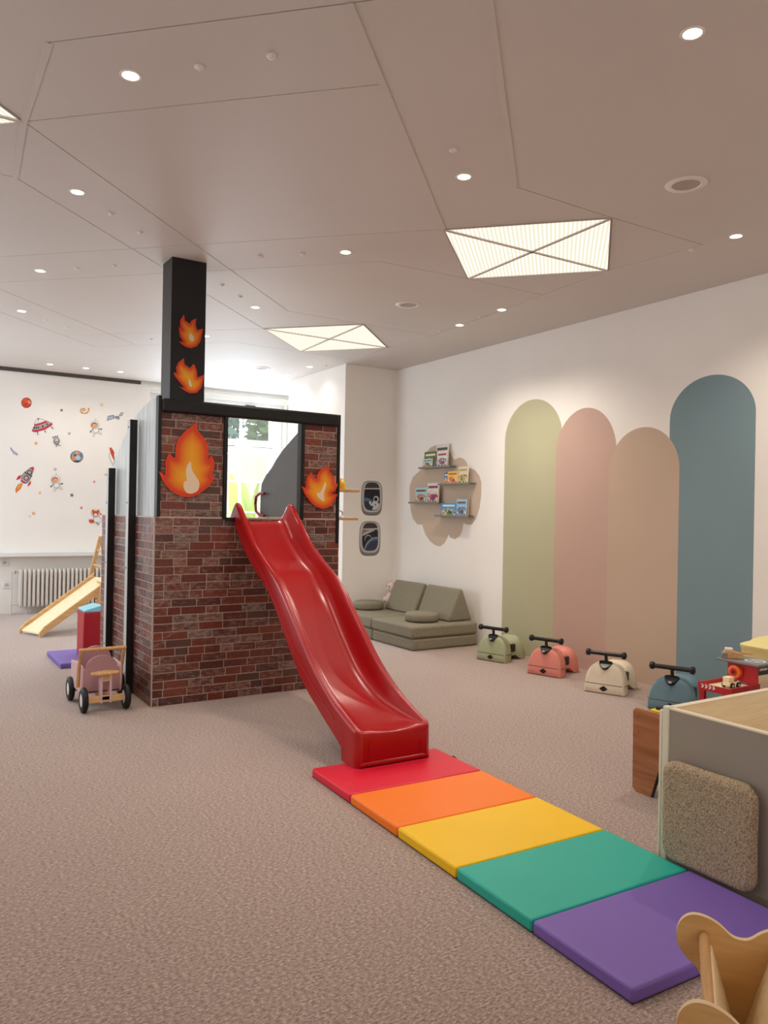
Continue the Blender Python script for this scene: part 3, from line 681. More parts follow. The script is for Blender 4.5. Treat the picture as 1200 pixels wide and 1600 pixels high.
# local: x across (SN), y = -u, z up
def ip(tab, u):
    xs = [a for a, _ in tab]; ys = [b for _, b in tab]
    if u <= xs[0]: return ys[0]
    for i in range(len(xs)-1):
        if u <= xs[i+1]:
            t = (u-xs[i])/(xs[i+1]-xs[i])
            m0 = (ys[i+1]-ys[i-1])/(xs[i+1]-xs[i-1]) if i > 0 else (ys[1]-ys[0])/(xs[1]-xs[0])
            m1 = (ys[i+2]-ys[i])/(xs[i+2]-xs[i]) if i+2 < len(xs) else (ys[i+1]-ys[i])/(xs[i+1]-xs[i])
            h = xs[i+1]-xs[i]; t2, t3 = t*t, t*t*t
            return ys[i]*(2*t3-3*t2+1)+m0*h*(t3-2*t2+t)+ys[i+1]*(-2*t3+3*t2)+m1*h*(t3-t2)
    return ys[-1]
RIM = [(-.14,1.44),(-.05,1.535),(0,1.565),(.05,1.54),(.14,1.465),(.262,1.37),(.40,1.262),(.6,1.155),(.92,.995),(1.24,.745),(1.5,.535),(1.75,.385),(1.95,.305),(2.09,.262)]
BED = [(-.14,1.432),(0,1.415),(.17,1.275),(.4,1.125),(.62,1.025),(.85,.875),(1.1,.65),(1.34,.45),(1.55,.335),(1.7,.285),(1.9,.248),(2.0,.242),(2.09,.250)]
LOW = [(-.14,1.40),(-.03,1.40),(.124,1.289),(.344,1.151),(.616,1.002),(.869,.843),(1.162,.596),(1.376,.423),(1.622,.272),(1.82,.180),(1.93,.128)]
us = [-.14+i*.035 for i in range(int(2.07/.035))] + [1.93, 1.935, 1.99, 2.04, 2.075]
us = sorted(set(round(u, 4) for u in us if u <= 2.08))
rings = []
for u in us:
    rm, bd = ip(RIM, u), ip(BED, u); lw = min(ip(LOW, u), bd-.03) if u < 1.933 else .052
    rm = max(rm, bd+.004); wd = .252; hw = .225-.03*min(1, max(0, (rm-bd)/.12))
    sag = .012*min(1, max(0, (u-1.6)/.4))
    half = [(wd+.004, lw), (wd+.002, lw+(rm-lw)*.3), (wd, rm-.03), (wd-.004, rm-.008), (wd-.014, rm), (wd-.032, rm), (wd-.041, rm-.008), (wd-.047, rm-.02 if rm-.02 > bd else bd+.001)]
    half += [(hw-.01, bd+(rm-bd)*.45), (hw-.03, bd+(rm-bd)*.16), (hw-.06, bd+.004), (hw*.5, bd-sag*.6)]
    ring = [(-x, z) for x, z in half] + [(0, bd-.002-sag)] + [(x, z) for x, z in half[::-1]]
    ring += [(wd-.012, lw+.002), (wd-.016, max(lw+.004, bd-.03)), (-(wd-.016), max(lw+.004, bd-.03)), (-(wd-.012), lw+.002)]
    rings.append([(x, -u, z) for x, z in ring])
base_ring = rings[-1]
for u, cap, ins in ((2.088,.260,.0027),(2.102,.254,.0105),(2.110,.246,.019),(2.1153,.234,.0296),(2.1173,.220,.037),(2.1175,.2,.039),(2.114,.15,.039),(2.111,.09,.039),(2.110,.079,.038),(2.116,.076,.026),(2.119,.070,.022),(2.119,.058,.022),(2.114,.0535,.026)):
    sc = 1-ins/.25
    rings.append([(x*sc, -u, (max(.052, min(z, cap-(.012*(1-(x/.25)**2) if cap > .2 else 0))) if i < len(base_ring)-4 else .0522)) for i, (x, _, z) in enumerate(base_ring)])
MB().loft(rings, caps=False).obj('chute', RED, slide, smooth=True)
# moulded wave line on both flanks
for sx in (-1, 1):
    pts = [(sx*(.2555), -u, ip(LOW, u)+(ip(RIM, u)-ip(LOW, u))*(.30+.22*math.sin(u*4.2+.5))) for u in [.02+.05*i for i in range(37)]]
    MB().tube(pts, .0035, 5).obj('moulded_line', RED, slide, smooth=True)
# end plate joining to tower
# ================================================================== FOLDING MAT
mo = Vector((2.046, 3.924, 0)); md = Vector((-.0394, -.9992, 0)); mx_ = Vector((.9992, -.0394, 0))
foldmat = thing('folding_mat', 'five-section folding gym mat in rainbow colours leading away from the slide', 'mat', mo, math.atan2(mx_.y, mx_.x))
VC = [((222, 28, 56), 'red mat section under the foot of the slide'), ((255, 126, 20), 'orange mat section'), ((250, 198, 10), 'yellow mat section'), ((36, 176, 158), 'green mat section'), ((126, 98, 182), 'purple mat section nearest the camera')]
for i, (c, lab) in enumerate(VC):
    m_ = mat('vinyl_%d' % i, c, .42, .4, noise=.025, nscale=3, bump=.05, bscale=5)
    o = MB().box(0, .845, -.467*(i+1)+.002, -.467*i-.002, .0, .05).obj('mat_section', m_, foldmat, bevel=.011, seg=3, label=lab)
    MB().box(.002, .843, -.467*(i+1)+.004, -.467*i-.004, .001, .005).obj('base_seam', mat('seam_dark', (60, 40, 40), .7), o)
MB().tube([(.846,-.14,.03),(.875,-.15,.032),(.885,-.17,.02),(.87,-.19,.01),(.846,-.2,.02)], .006, 6).obj('strap', BLK, foldmat, smooth=True)

# ================================================================== PLAY SOFA
def foam(name, x0, x1, y0, y1, z0, z1, lab):
    cx, cy = (x0+x1)/2, (y0+y1)/2
    o = MB().box(x0-cx, x1-cx, y0-cy, y1-cy, 0, z1-z0).obj(name, SOFA, None, bevel=.028, seg=3); o.location = (cx, cy, z0)
    return tag(o, lab, 'foam cushion', 'pieces of the play sofa')
foam('base_cushion', 4.84, 5.74, 6.96, 7.815, 0, .134, 'olive grey foam base at the near end of the play sofa, on the carpet')
foam('base_cushion', 4.84, 5.74, 7.825, 8.68, 0, .134, 'olive grey foam base at the far end of the play sofa, on the carpet')
foam('sofa_cushion', 4.825, 5.74, 6.955, 7.815, .136, .27, 'olive grey seat cushion at the near end of the play sofa')
foam('sofa_cushion', 4.825, 5.74, 7.825, 8.685, .136, .27, 'olive grey seat cushion at the far end of the play sofa')
for y0, y1, lab in ((7.09, 7.74, 'triangular olive grey back cushion at the near end of the sofa'), (7.80, 8.45, 'triangular olive grey back cushion at the far end of the sofa')):
    o = MB().prism([(-.185, 0), (.17, 0), (.02, .37), (-.03, .37)], lambda a, b, d: (a, d, b), 0, y1-y0).obj('wedge_cushion', SOFA, None, bevel=.03, seg=3); o.location = (5.60, y0, .272)
    tag(o, lab, 'foam cushion', 'pieces of the play sofa')
for (x, y, r), lab in (((5.19, 7.30, .195), 'round olive grey arm cushion on the near seat of the sofa'), ((5.22, 8.52, .195), 'round olive grey arm cushion on the far seat of the sofa')):
    o = MB().lathe([(r-.03,0),(r-.006,.012),(r,.03),(r,.07),(r-.006,.088),(r-.03,.1)], lambda x, y, h: (x, y, h), 36).obj('round_cushion', SOFA, None, smooth=True); o.location = (x, y, .272)
    tag(o, lab, 'foam cushion', 'pieces of the play sofa')
pl = thing('plush_toy', 'pale pink plush toy peeking out behind the far sofa back', 'plush toy', (5.64, 8.60, .272)); PLU = mat('plush_pink', (226, 200, 190), .95, .1, bump=.5, bscale=120)
def ball(mb, c, r, sz=1, n=12): return mb.lathe([(r*math.sin(math.pi*k/10), -r*sz*math.cos(math.pi*k/10)) for k in range(11)], lambda x, y, h: (c[0]+x, c[1]+y, c[2]+h), n, close=False)
ball(MB(), (0, 0, .10), .10).obj('body', PLU, pl, smooth=True); hd = ball(MB(), (-.01, 0, .25), .075).obj('head', PLU, pl, smooth=True)
for s_ in (-1, 1):
    ball(MB(), (-.01, s_*.055, .325), .026, 1.3).obj('ear', PLU, pl, smooth=True)
    ball(MB(), (-.07, s_*.07, .09), .04).obj('paw', PLU, pl, smooth=True)
    ball(MB(), (-.08, s_*.03, .27), .008).obj('eye', BLKP, hd, smooth=True)

# ================================================================== RIDE-ON TOYS
def rideon(px_front, px_right, rgb, lab, fl=None, ang=None):
    c = MATS.get('x')
    m_ = mat('rideon_%d_%d_%d' % rgb, rgb, .5, .4, noise=.03, nscale=20, bump=.12, bscale=180)
    a = fl or onz(*px_front, 0); b = onz(*px_right, 0) if px_right else None
    if ang is None: v = b-a; ang = math.atan2(v.x, -v.y)
    rear = Vector((math.cos(ang), math.sin(ang), 0)); side = Vector((math.sin(ang), -math.cos(ang), 0))
    c = Vector((a.x, a.y, 0)) + side*.175
    t = thing('ride_on_toy', lab, 'ride-on toy', c, ang, 'ride-on toys along the right wall')
    def sec(l, w_, h, zb, sh):
        R_ = []
        for k in range(25):
            q = math.pi*k/24; x = math.cos(q); z = math.sin(q)
            xx = w_/2*math.copysign(abs(x)**.62, x); zz = zb+(h-zb)*abs(z)**.8
            R_.append((l+sh*zz/.26, xx, max(zz, zb)))
        return R_
    secs = [(.004,.32,.225,.012,.035),(.012,.343,.246,.004,.035),(.03,.352,.258,.004,.03),(.11,.346,.262,.004,.02),(.15,.325,.255,.006,.01),(.17,.27,.222,.03,0),(.195,.246,.205,.05,0),(.30,.246,.20,.05,0),(.325,.27,.214,.03,0),(.345,.31,.232,.006,-.005),(.42,.315,.238,.004,-.03),(.45,.30,.228,.004,-.05),(.462,.27,.2,.012,-.055)]
    MB().loft([sec(*s_) for s_ in secs]).obj('body', m_, t, smooth=True)
    # seam groove around the front
    g = MB()
    for zz in (.079,):
        xs = .004+.035*zz/.26; g.box(xs-.0012, xs+.004, -.158, .158, zz, zz+.0045)
    for sy in (-1, 1): g.box(.03, .15, sy*.1765-.001, sy*.1765+.001, .079, .0835)
    g.obj('seam_groove', mat('rideon_groove', (96, 84, 78), .7), t)
    s2 = MB(); s2.box(.205, .29, -.128, .128, .085, .165); s2.obj('side_slot', BLKP, t, bevel=.008)
    dia = [(-.036, 0), (-.016, .014), (0, .024), (.016, .014), (.036, 0), (.016, -.014), (0, -.024), (-.016, -.014)]
    MB().prism(dia, lambda a_, b_, d: (d+.035*.045/.26, a_, .045+b_), -.002, .016).obj('front_badge', BLKP, t)
    # steering collar lying on the dome
    sh = [(-.062, .05), (-.03, .062), (.03, .062), (.062, .05), (.05, .005), (.02, -.035), (0, -.042), (-.02, -.035), (-.05, .005)]
    def oncollar(a_, b_, d):
        z = .205+b_*.62; return (.055+b_*.35-.001*d+.0, a_, z+d*.6)
    MB().prism(smoothpts(sh, 1), lambda a_, b_, d: (.050+b_*.62-d*.6, a_, .222+b_*.55+d*.7), .0, .03).obj('steering_collar', BLKP, t, bevel=.004)
    MB().tube([(.075, 0, .235), (.065, 0, .275), (.06, 0, .325)], .014, 10).obj('steering_column', BLKP, t, smooth=True)
    hb = MB(); hb.tube([(.06, -.15, .335), (.06, .15, .335)], .018, 10); hbo = hb.obj('handlebar', BLKP, t, smooth=True)
    for s_ in (-1, 1):
        MB().lathe([(.016,-.024),(.028,-.014),(.032,.0),(.028,.014),(.014,.021)], lambda x, y, h, s_=s_: (.06+x, s_*(.155+h), .335+y), 12).obj('grip_knob', BLKP, hbo, smooth=True)
    MB().prism([(-.012, -.008), (.012, -.008), (.012, .008), (-.012, .008)], lambda a_, b_, d: (.020+b_*.62-d, a_, .217+b_*.75+d), .012, .014).obj('logo_plate', mat('logo_grey', (150, 152, 154), .4), t)
rideon((743,1030), (791,1038), (166, 172, 138), 'sage green ride-on toy with black handlebar beside the sofa')
rideon((822,1052), (876,1061), (222, 138, 124), 'coral pink ride-on toy with black handlebar by the pink arch')
rideon((911,1080), None, (226, 212, 188), 'cream ride-on toy with black handlebar by the beige arch', ang=math.radians(22))
rideon((1010,1107), None, (104, 134, 146), 'grey blue ride-on toy with black handlebar behind the brown table', ang=math.radians(20))

# ================================================================== BOOK LEDGES AND BOOKS
LED = [((655,731),(704,730),'top'), ((685,757),(735,756),'second'), ((639,786),(686,786),'third'), ((680,806),(732,808),'lowest')]
led_z = []
for (a, b, nm) in LED:
    A, B = onx(*a, XR-.09), onx(*b, XR-.09); y0, y1 = B.y, A.y; z = (A.z+B.z)/2-.006
    t = thing('book_ledge', 'slim grey green metal book ledge, %s of four on the painted cloud' % nm, 'shelf', (XR, (y0+y1)/2, z), 0, 'book ledges on the painted cloud'); hw = (y1-y0)/2
    MB().box(-.10, 0, -hw, hw, 0, .004).obj('tray', SHELFM, t); MB().box(-.104, -.10, -hw, hw, 0, .022).obj('front_lip', SHELFM, t); MB().box(-.004, 0, -hw, hw, .004, .022).obj('back_flange', SHELFM, t)
    led_z.append(z+.0045)
BOOKS = [ # ledge, x0,x1 (crop px), top, bottom, cover rgb, accent rgb, second accent, row depth, label
 (0, 315,458,308,505,(96,120,60),(206,120,44),(120,170,196),.060,'green and orange picture book at the left of the top ledge'),
 (0, 302,415,402,512,(196,214,224),(210,60,50),(110,150,90),.086,'low pale blue picture book standing in front on the top ledge'),
 (0, 447,600,228,505,(226,218,208),(200,36,40),(90,80,76),.050,'tall white and red book at the back of the top ledge'),
 (0, 466,588,318,508,(232,230,224),(60,130,190),(176,70,60),.078,'white book with a blue spine edge in front on the top ledge'),
 (1, 552,606,568,712,(60,130,190),(230,210,90),(220,120,80),.060,'narrow blue book at the left of the second ledge'),
 (1, 592,708,558,714,(240,200,60),(222,130,70),(200,60,90),.080,'yellow picture book in the middle of the second ledge'),
 (1, 712,830,510,720,(226,216,200),(120,84,60),(196,170,60),.066,'white book with brown picture at the right of the second ledge'),
 (2, 208,345,745,930,(170,208,220),(226,140,50),(120,70,50),.070,'pale blue book with orange edge at the left of the third ledge'),
 (2, 346,488,700,940,(226,216,206),(190,40,60),(120,60,100),.064,'white and red book at the right of the third ledge'),
 (3, 512,692,930,1092,(70,150,206),(226,190,70),(60,90,50),.074,'wide blue and yellow book at the left of the lowest ledge'),
 (3, 690,812,890,1100,(150,196,222),(60,120,180),(110,80,66),.068,'light blue book at the right of the lowest ledge'),
 (3, 776,832,905,1104,(196,176,140),(120,90,60),(90,100,90),.050,'tan book mostly hidden at the right end of the lowest ledge'),
]
def picmat(ca, cb, cc):
    nm = 'art_%d_%d_%d' % ca
    if nm in MATS: return MATS[nm]
    m = bpy.data.materials.new(nm); m.use_nodes = True; N = m.node_tree.nodes; L = m.node_tree.links; b = N['Principled BSDF']; b.inputs['Roughness'].default_value = .35
    tc = N.new('ShaderNodeTexCoord'); n = N.new('ShaderNodeTexNoise'); n.inputs['Scale'].default_value = 26; n.inputs['Detail'].default_value = 3; L.new(tc.outputs['Object'], n.inputs['Vector'])
    r = N.new('ShaderNodeValToRGB'); r.color_ramp.interpolation = 'CONSTANT'; e = r.color_ramp.elements; e[0].color = (*lin(ca), 1); e[0].position = 0; e[1].color = (*lin(cb), 1); e[1].position = .44
    for p_, c_ in ((.5, cc), (.56, (236, 228, 210)), (.62, ca)): k = e.new(p_); k.color = (*lin(c_), 1)
    L.new(n.outputs[0], r.inputs[0]); L.new(r.outputs[0], b.inputs['Base Color']); MATS[nm] = m
    return m
for (li, x0, x1, t0, b0, c0, c1_, c2_, dep, lab) in BOOKS:
    X = XR-dep; pa = onx(620+x0/7.5, 660+b0/7.5, X); pb = onx(620+x1/7.5, 660+t0/7.5, X)
    h = pb.z-onx(620+x1/7.5, 660+b0/7.5, X).z; wd = pa.y-pb.y; z = led_z[li]
    lean = min(.2, .03/h*1.0)
    t = thing('book', lab, 'book', (X, (pa.y+pb.y)/2, z), 0, 'picture books on the wall ledges'); t.rotation_euler = (0, .06, 0)
    key = '%d_%d_%d' % c0
    MB().box(.001, .009, -wd/2+.003, wd/2-.003, .003, h-.003).obj('pages', PAGES, t)
    cv = MB(); cv.box(-.001, .001, -wd/2, wd/2, 0, h); cv.box(.009, .011, -wd/2, wd/2, 0, h); cv.box(-.001, .011, wd/2-.003, wd/2, 0, h)
    co = cv.obj('cover', mat('cover_'+key, c0, .35), t)
    MB().prism(smoothpts([(-wd*.46, h*.03), (wd*.46, h*.03), (wd*.45, h*.46), (wd*.12, h*.64), (-wd*.14, h*.58), (-wd*.46, h*.50)], 1), lambda a, b, d: (d, a, b), -.0016, -.001).obj('cover_picture', picmat(c1_, c2_, c0), co)
    MB().prism(circ(-wd*.12, h*.30, wd*.17, 12, h*.12), lambda a, b, d: (d, a, b), -.0020, -.0016).obj('cover_picture', mat('pic_%d_%d_%d' % c2_, c2_, .35), co)
    MB().prism([(-wd*.40, h*.74), (wd*.40, h*.74), (wd*.40, h*.86), (-wd*.40, h*.86)], lambda a, b, d: (d, a, b), -.0016, -.001).obj('title_band', mat('pic_%d_%d_%d' % (c2_ if sum(c0) > 480 else (236, 230, 214)), c2_ if sum(c0) > 480 else (236, 230, 214), .35), co)

# ================================================================== AIRCRAFT WINDOW STICKERS
GR = [mat('sticker_grey_%d' % i, c, .5) for i, c in enumerate(((128,124,124),(186,182,180),(112,108,108),(206,202,200),(18,18,24),(84,112,150),(214,216,220),(44,56,78),(60,52,54)))]
def porthole(px, py, lab, kind):
    p = ony(px, py, YP); A, B = .166, .232
    mb = MB(); n_ = [0]
    def lay(poly, mi):
        n_[0] += 1; d = -.0008*n_[0]
        if len(poly) > 2: mb.prism(poly, lambda a, b, d_: (a, d_, b), d, d+.0008, mi)
    lay(sup(0, 0, A, B, .55), 2); lay(sup(0, .004, A*.96, B*.95, .55), 1); lay(sup(0, -.05, A*.9, B*.72, .55), 0); lay(sup(0, .012, A*.88, B*.86, .58), 3)
    pane = sup(0, .01, A*.72, B*.72, .62); lay(sup(0, .012, A*.78, B*.78, .6), 0); lay(pane, 4)
    lay(clip_convex([(-.2,.12),(.2,.12),(.2,.3),(-.2,.3)], sup(0, .03, A*.74, B*.78, .6)), 8); lay(clip_convex([(-.2,.115),(.2,.125),(.2,.14),(-.2,.13)], sup(0, .03, A*.74, B*.76, .6)), 3)
    if kind == 0:
        lay(clip_convex(circ(-.10, -.16, .165, 32), pane), 5); lay(clip_convex(circ(-.085, -.19, .15, 32), pane), 7)
        for c in (circ(.075, -.125, .055, 16, .07), circ(.045, -.075, .045, 14), stroke([(.03, -.07), (-.01, -.09), (-.035, -.06)], .03), stroke([(.05, -.12), (.01, -.15)], .035), circ(.06, -.012, .043, 18)): lay(clip_convex(c, pane), 6)
        lay(clip_convex(circ(.055, -.012, .028, 14), pane), 4); lay(clip_convex(circ(.05, -.085, .014, 10), pane), 0); lay(clip_convex(circ(-.035, -.055, .016, 10), pane), 6)
    else:
        lay(clip_convex([(-.2,.0),(.08,.115),(-.2,.125)], pane), 1); lay(clip_convex([(-.2,.035),(.0,.115),(-.2,.125)], pane), 0)
        lay(clip_convex(circ(-.03, -.005, .055, 24), pane), 1); lay(clip_convex(circ(-.028, -.014, .052, 24), pane), 4)
        lay(clip_convex(circ(.10, -.17, .19, 40), pane), 1); lay(clip_convex(circ(.106, -.178, .19, 40), pane), 5); lay(clip_convex(circ(.10, -.2, .18, 40), pane), 7)
    o = mb.obj('window_sticker', GR, None); o.location = (p.x, YP, p.z); tag(o, lab, 'wall sticker', 'aircraft window stickers')
porthole(581, 778.5, 'upper aircraft-window sticker showing an astronaut above a blue planet', 0)
porthole(578, 841.5, 'lower aircraft-window sticker showing a ringed planet and a wing', 1)

# ================================================================== SPACE STICKERS ON THE BACK WALL
def stm(rgb): return mat('print_%d_%d_%d' % rgb, rgb, .6, .3)
def sticker(name, ox, oy, s, layers, lab, group='space stickers on the back wall'):
    allp = [ony(a, b, YB) for poly, _ in layers for a, b in pxs(poly, ox, oy, s)]
    cx = sum(p.x for p in allp)/len(allp); cz = sum(p.z for p in allp)/len(allp)
    mats_ = []; mb = MB()
    for i, (poly, c) in enumerate(layers):
        m_ = stm(c)
        if m_ not in mats_: mats_.append(m_)
        P = [ony(a, b, YB) for a, b in pxs(poly, ox, oy, s)]
        mb.prism([(p.x-cx, p.z-cz) for p in P], lambda a, b, d: (a, d, b), -.0007*(i+1), -.0007*i, mats_.index(m_))
    o = mb.obj(name, mats_, None); o.location = (cx, YB, cz); return tag(o, lab, 'wall sticker', group)
K = (70, 64, 62); WH = (240, 238, 236); GY = (176, 172, 170); RD = (204, 52, 70); OR = (232, 140, 70)
sticker('planet_sticker', 20, 600, 12, [(circ(255,352,98,24), (120,40,36)), (circ(248,346,90,24), (214,78,58)), ([(300,300),(340,330),(345,380),(300,370),(270,330)], (236,150,120)), (circ(235,310,38,14), (226,96,60)), (circ(240,390,30,12,18), (190,56,50))], 'red planet sticker at the top left of the back wall')
sticker('saucer_sticker', 20, 600, 12, [([(400,760),(420,700),(470,650),(540,655),(610,690)], WH), (stroke([(400,760),(420,700),(470,650),(540,655),(620,690)], 10), GY), (stroke([(480,655),(475,740)], 6), GY), ([(350,860),(400,790),(640,690),(740,730),(740,760),(600,850),(420,900),(370,890)], GY), (stroke([(400,775),(520,745),(640,700)], 34), RD), (stroke([(365,872),(430,885),(600,835),(735,745)], 40), RD),
  (circ(400,820,18,10,24), K), (circ(440,822,14,10,22), K), (circ(478,815,12,10,20), K), (circ(560,795,18,10), K), (circ(640,752,16,10), K), (stroke([(462,890),(468,955)], 14), K), (stroke([(592,865),(614,910)], 14), K), (stroke([(710,795),(760,845)], 12), K), (circ(478,655,14,8), K)], 'red and grey flying saucer sticker on the back wall')
sticker('alien_sticker', 20, 600, 12, [(stroke([(785,1030),(755,1000)], 10), K), (stroke([(805,1020),(795,985)], 10), K), (stroke([(830,1020),(835,980)], 10), K), (circ(755,998,13,8), K), (circ(793,985,13,8), K), (circ(835,980,13,8), K), (circ(820,1070,60,18,70), (120,116,114)), (circ(820,1062,50,18,58), GY), (stroke([(765,1090),(870,1075)], 8), K), (circ(822,1052,20,10,14), WH), (stroke([(815,1130),(830,1160),(805,1180)], 10), K), (stroke([(850,1125),(865,1155),(905,1155)], 10), K)], 'small grey robot alien sticker with three antennae')
_sp = [(335+(95-4.6*k)*math.cos(.42*k-.6), 448+(72-3.5*k)*math.sin(.42*k-.6)) for k in range(20)]
sticker('galaxy_sticker', 100, 600, 10.909, [(stroke(_sp[k:k+3], 22-.6*k), (232,170,100) if k % 3 else (214,128,70)) for k in range(18)] + [(circ(325,455,12,8), (224,140,70))], 'orange spiral galaxy sticker on the back wall')
sticker('satellite_sticker', 100, 600, 10.909, [([(730,628),(745,545),(850,525),(860,590)], (130,130,136)), ([(745,610),(755,560),(835,545),(845,585)], (176,186,206)), ([(850,560),(900,540),(950,560),(940,610),(880,590)], (150,146,144)), ([(930,550),(960,490),(1015,485),(990,545)], (140,138,138)), ([(945,540),(968,500),(1000,495),(982,535)], (196,196,198))], 'grey satellite sticker on the back wall')
def astronaut(ox, oy, s, cx, cy, k, lab, hair=(120,66,50)):
    def q(P): return [(cx+a*k, cy+b*k) for a, b in P]
    sticker('astronaut_sticker', ox, oy, s, [(q(stroke([(-30,80),(-75,130)], 26)), GY), (q(stroke([(50,90),(110,80)], 24)), GY), (q(circ(-82,135,16,8)), K), (q(circ(125,85,16,8)), K), (q(stroke([(0,150),(-25,230)], 36)), GY), (q(stroke([(50,140),(130,180)], 34)), GY), (q(stroke([(0,150),(-22,224)], 22)), WH), (q(stroke([(50,140),(124,176)], 20)), WH), (q([(-35,60),(60,60),(85,130),(30,170),(-30,150)]), GY), (q([(-25,66),(52,66),(70,126),(26,158),(-22,142)]), WH),
       (q(circ(0,0,84,20,80)), GY), (q(circ(0,-2,76,20,72)), WH), (q(circ(-8,10,62,18,54)), hair), (q(circ(-6,18,52,18,42)), (236,176,130)), (q(circ(-26,14,6,8)), K), (q(circ(12,14,6,8)), K), (q(stroke([(-16,38),(-6,42),(4,38)], 5)), (170,80,70)), (q(stroke([(10,-80),(12,-120)], 5)), K)], lab)
astronaut(100, 600, 10.909, 525, 695, .88, 'astronaut sticker in white suit striding, below the satellite sticker')
astronaut(0, 680, 6.667, 578, 460, .55, 'astronaut sticker with red hair waving, low on the back wall', (190, 60, 50))
sticker('fox_sticker', 0, 680, 6.667, [(circ(995,810,48,18,44), GY), (circ(995,808,42,18,38), WH), ([(955,790),(965,770),(985,785),(1010,785),(1030,772),(1036,800),(1020,835),(995,845),(968,835)], (222,104,56)), (circ(995,828,16,10,12), WH), (circ(980,806,5,6), K), (circ(1008,806,5,6), K), ([(975,855),(1040,850),(1060,900),(1010,915),(975,895)], WH), (stroke([(975,855),(1040,850),(1060,900),(1010,915),(975,895),(975,855)], 6), GY), (stroke([(1000,905),(1030,935)], 20), GY), ([(930,875),(975,880),(985,905),(950,918),(925,900)], (220,84,44)), (circ(1050,822,9,8), RD)], 'fox in a space helmet sticker, beside the brick tower')
sticker('earth_sticker', 100, 600, 10.909, [(circ(218,1238,110,28,102), (74,70,72)), (circ(222,1234,98,26,92), (150,160,178)), (circ(160,1265,34,12,44), (222,150,100)), (circ(220,1172,34,12,26), (224,164,120)), (circ(235,1255,44,12,40), (196,204,218)), (circ(190,1215,22,10,22), (84,84,90)), (circ(290,1215,20,10,40), (120,130,150)), (circ(225,1318,50,12,16), (70,66,64))], 'round earth sticker in blue grey and orange')
sticker('comet_sticker', 0, 680, 6.667, [([(85,115),(110,150),(108,118),(140,160),(200,205),(205,215),(185,215),(140,195)], (150,156,170)), ([(100,140),(130,165),(180,205),(150,195)], (196,200,210)), (circ(195,208,14,10), WH)], 'grey blue comet sticker by the left edge')
sticker('rocket_sticker', 0, 680, 6.667, [([(238,505),(215,560),(165,605),(160,560),(185,515),(215,500)], (226,124,50)), ([(225,510),(200,550),(180,575),(185,535),(210,508)], (240,170,80)), ([(225,415),(190,425),(165,468),(205,458)], RD), ([(325,475),(318,510),(285,540),(295,500)], RD), ([(255,385),(320,335),(352,328),(350,360),(325,440),(300,485),(270,505),(215,475),(225,420)], (120,116,116)), ([(262,390),(320,345),(340,355),(318,436),(292,480),(268,492),(222,468),(232,425)], GY), ([(315,338),(352,328),(350,362),(336,366)], RD), ([(212,478),(240,500),(270,506),(262,490),(225,468)], RD), (stroke([(255,385),(332,430)], 10), K), (circ(308,388,24,14), K), (circ(308,388,16,14), (206,170,180)), (circ(272,446,28,14), K), (circ(272,446,19,14), (206,170,180))], 'grey and pink rocket sticker with orange exhaust flame')
sticker('red_rocket_sticker', 100, 600, 10.909, [([(775,1090),(800,1078),(840,1130),(865,1190),(860,1310),(830,1260),(790,1170)], (96,80,78)), ([(782,1094),(800,1086),(834,1134),(840,1200),(850,1300),(826,1250),(796,1170)], (222,64,48)), ([(850,1180),(885,1200),(880,1250),(860,1280)], WH), (stroke([(770,1180),(775,1250),(830,1380)], 10), GY), (stroke([(865,1310),(835,1390)], 10), K)], 'red shuttle sticker half hidden by the tower side board')
STARS = [(20,600,12,(915,492),34,K,'dark outline star sticker right of the red planet'), (20,600,12,(1058,928),36,(140,136,134),'grey outline star sticker above the earth sticker'), (20,600,12,(435,1112),42,OR,'orange star sticker below the flying saucer'),
 (100,600,10.909,(642,355),36,(230,180,90),'yellow orange star sticker above the satellite'), (0,680,6.667,(575,355),22,(150,146,144),'pale grey star sticker above the waving astronaut'), (0,680,6.667,(415,600),18,OR,'small orange star sticker right of the rocket exhaust'),
 (0,680,6.667,(748,625),24,K,'dark outline star sticker right of the waving astronaut'), (0,680,6.667,(848,757),20,(210,80,80),'red star sticker above the fox'), (0,680,6.667,(982,485),17,(216,90,90),'small red star sticker left of the tower post'),
 (0,680,6.667,(1095,410),16,(232,140,110),'small salmon star sticker beside the tower post'), (0,680,6.667,(350,815),24,OR,'orange star sticker low on the left of the back wall'), (0,680,6.667,(310,845),18,(190,186,184),'faint grey star sticker next to the low orange star')]
for ox, oy, s, (a, b), r, c, lab in STARS:
    sticker('star_sticker', ox, oy, s, [(starp(a, b, r, 5, .45, -math.pi/2+.2), c), (starp(a, b, r*.5, 5, .5, -math.pi/2+.2), tuple(min(255, v+60) for v in c))], lab, 'star stickers on the back wall')

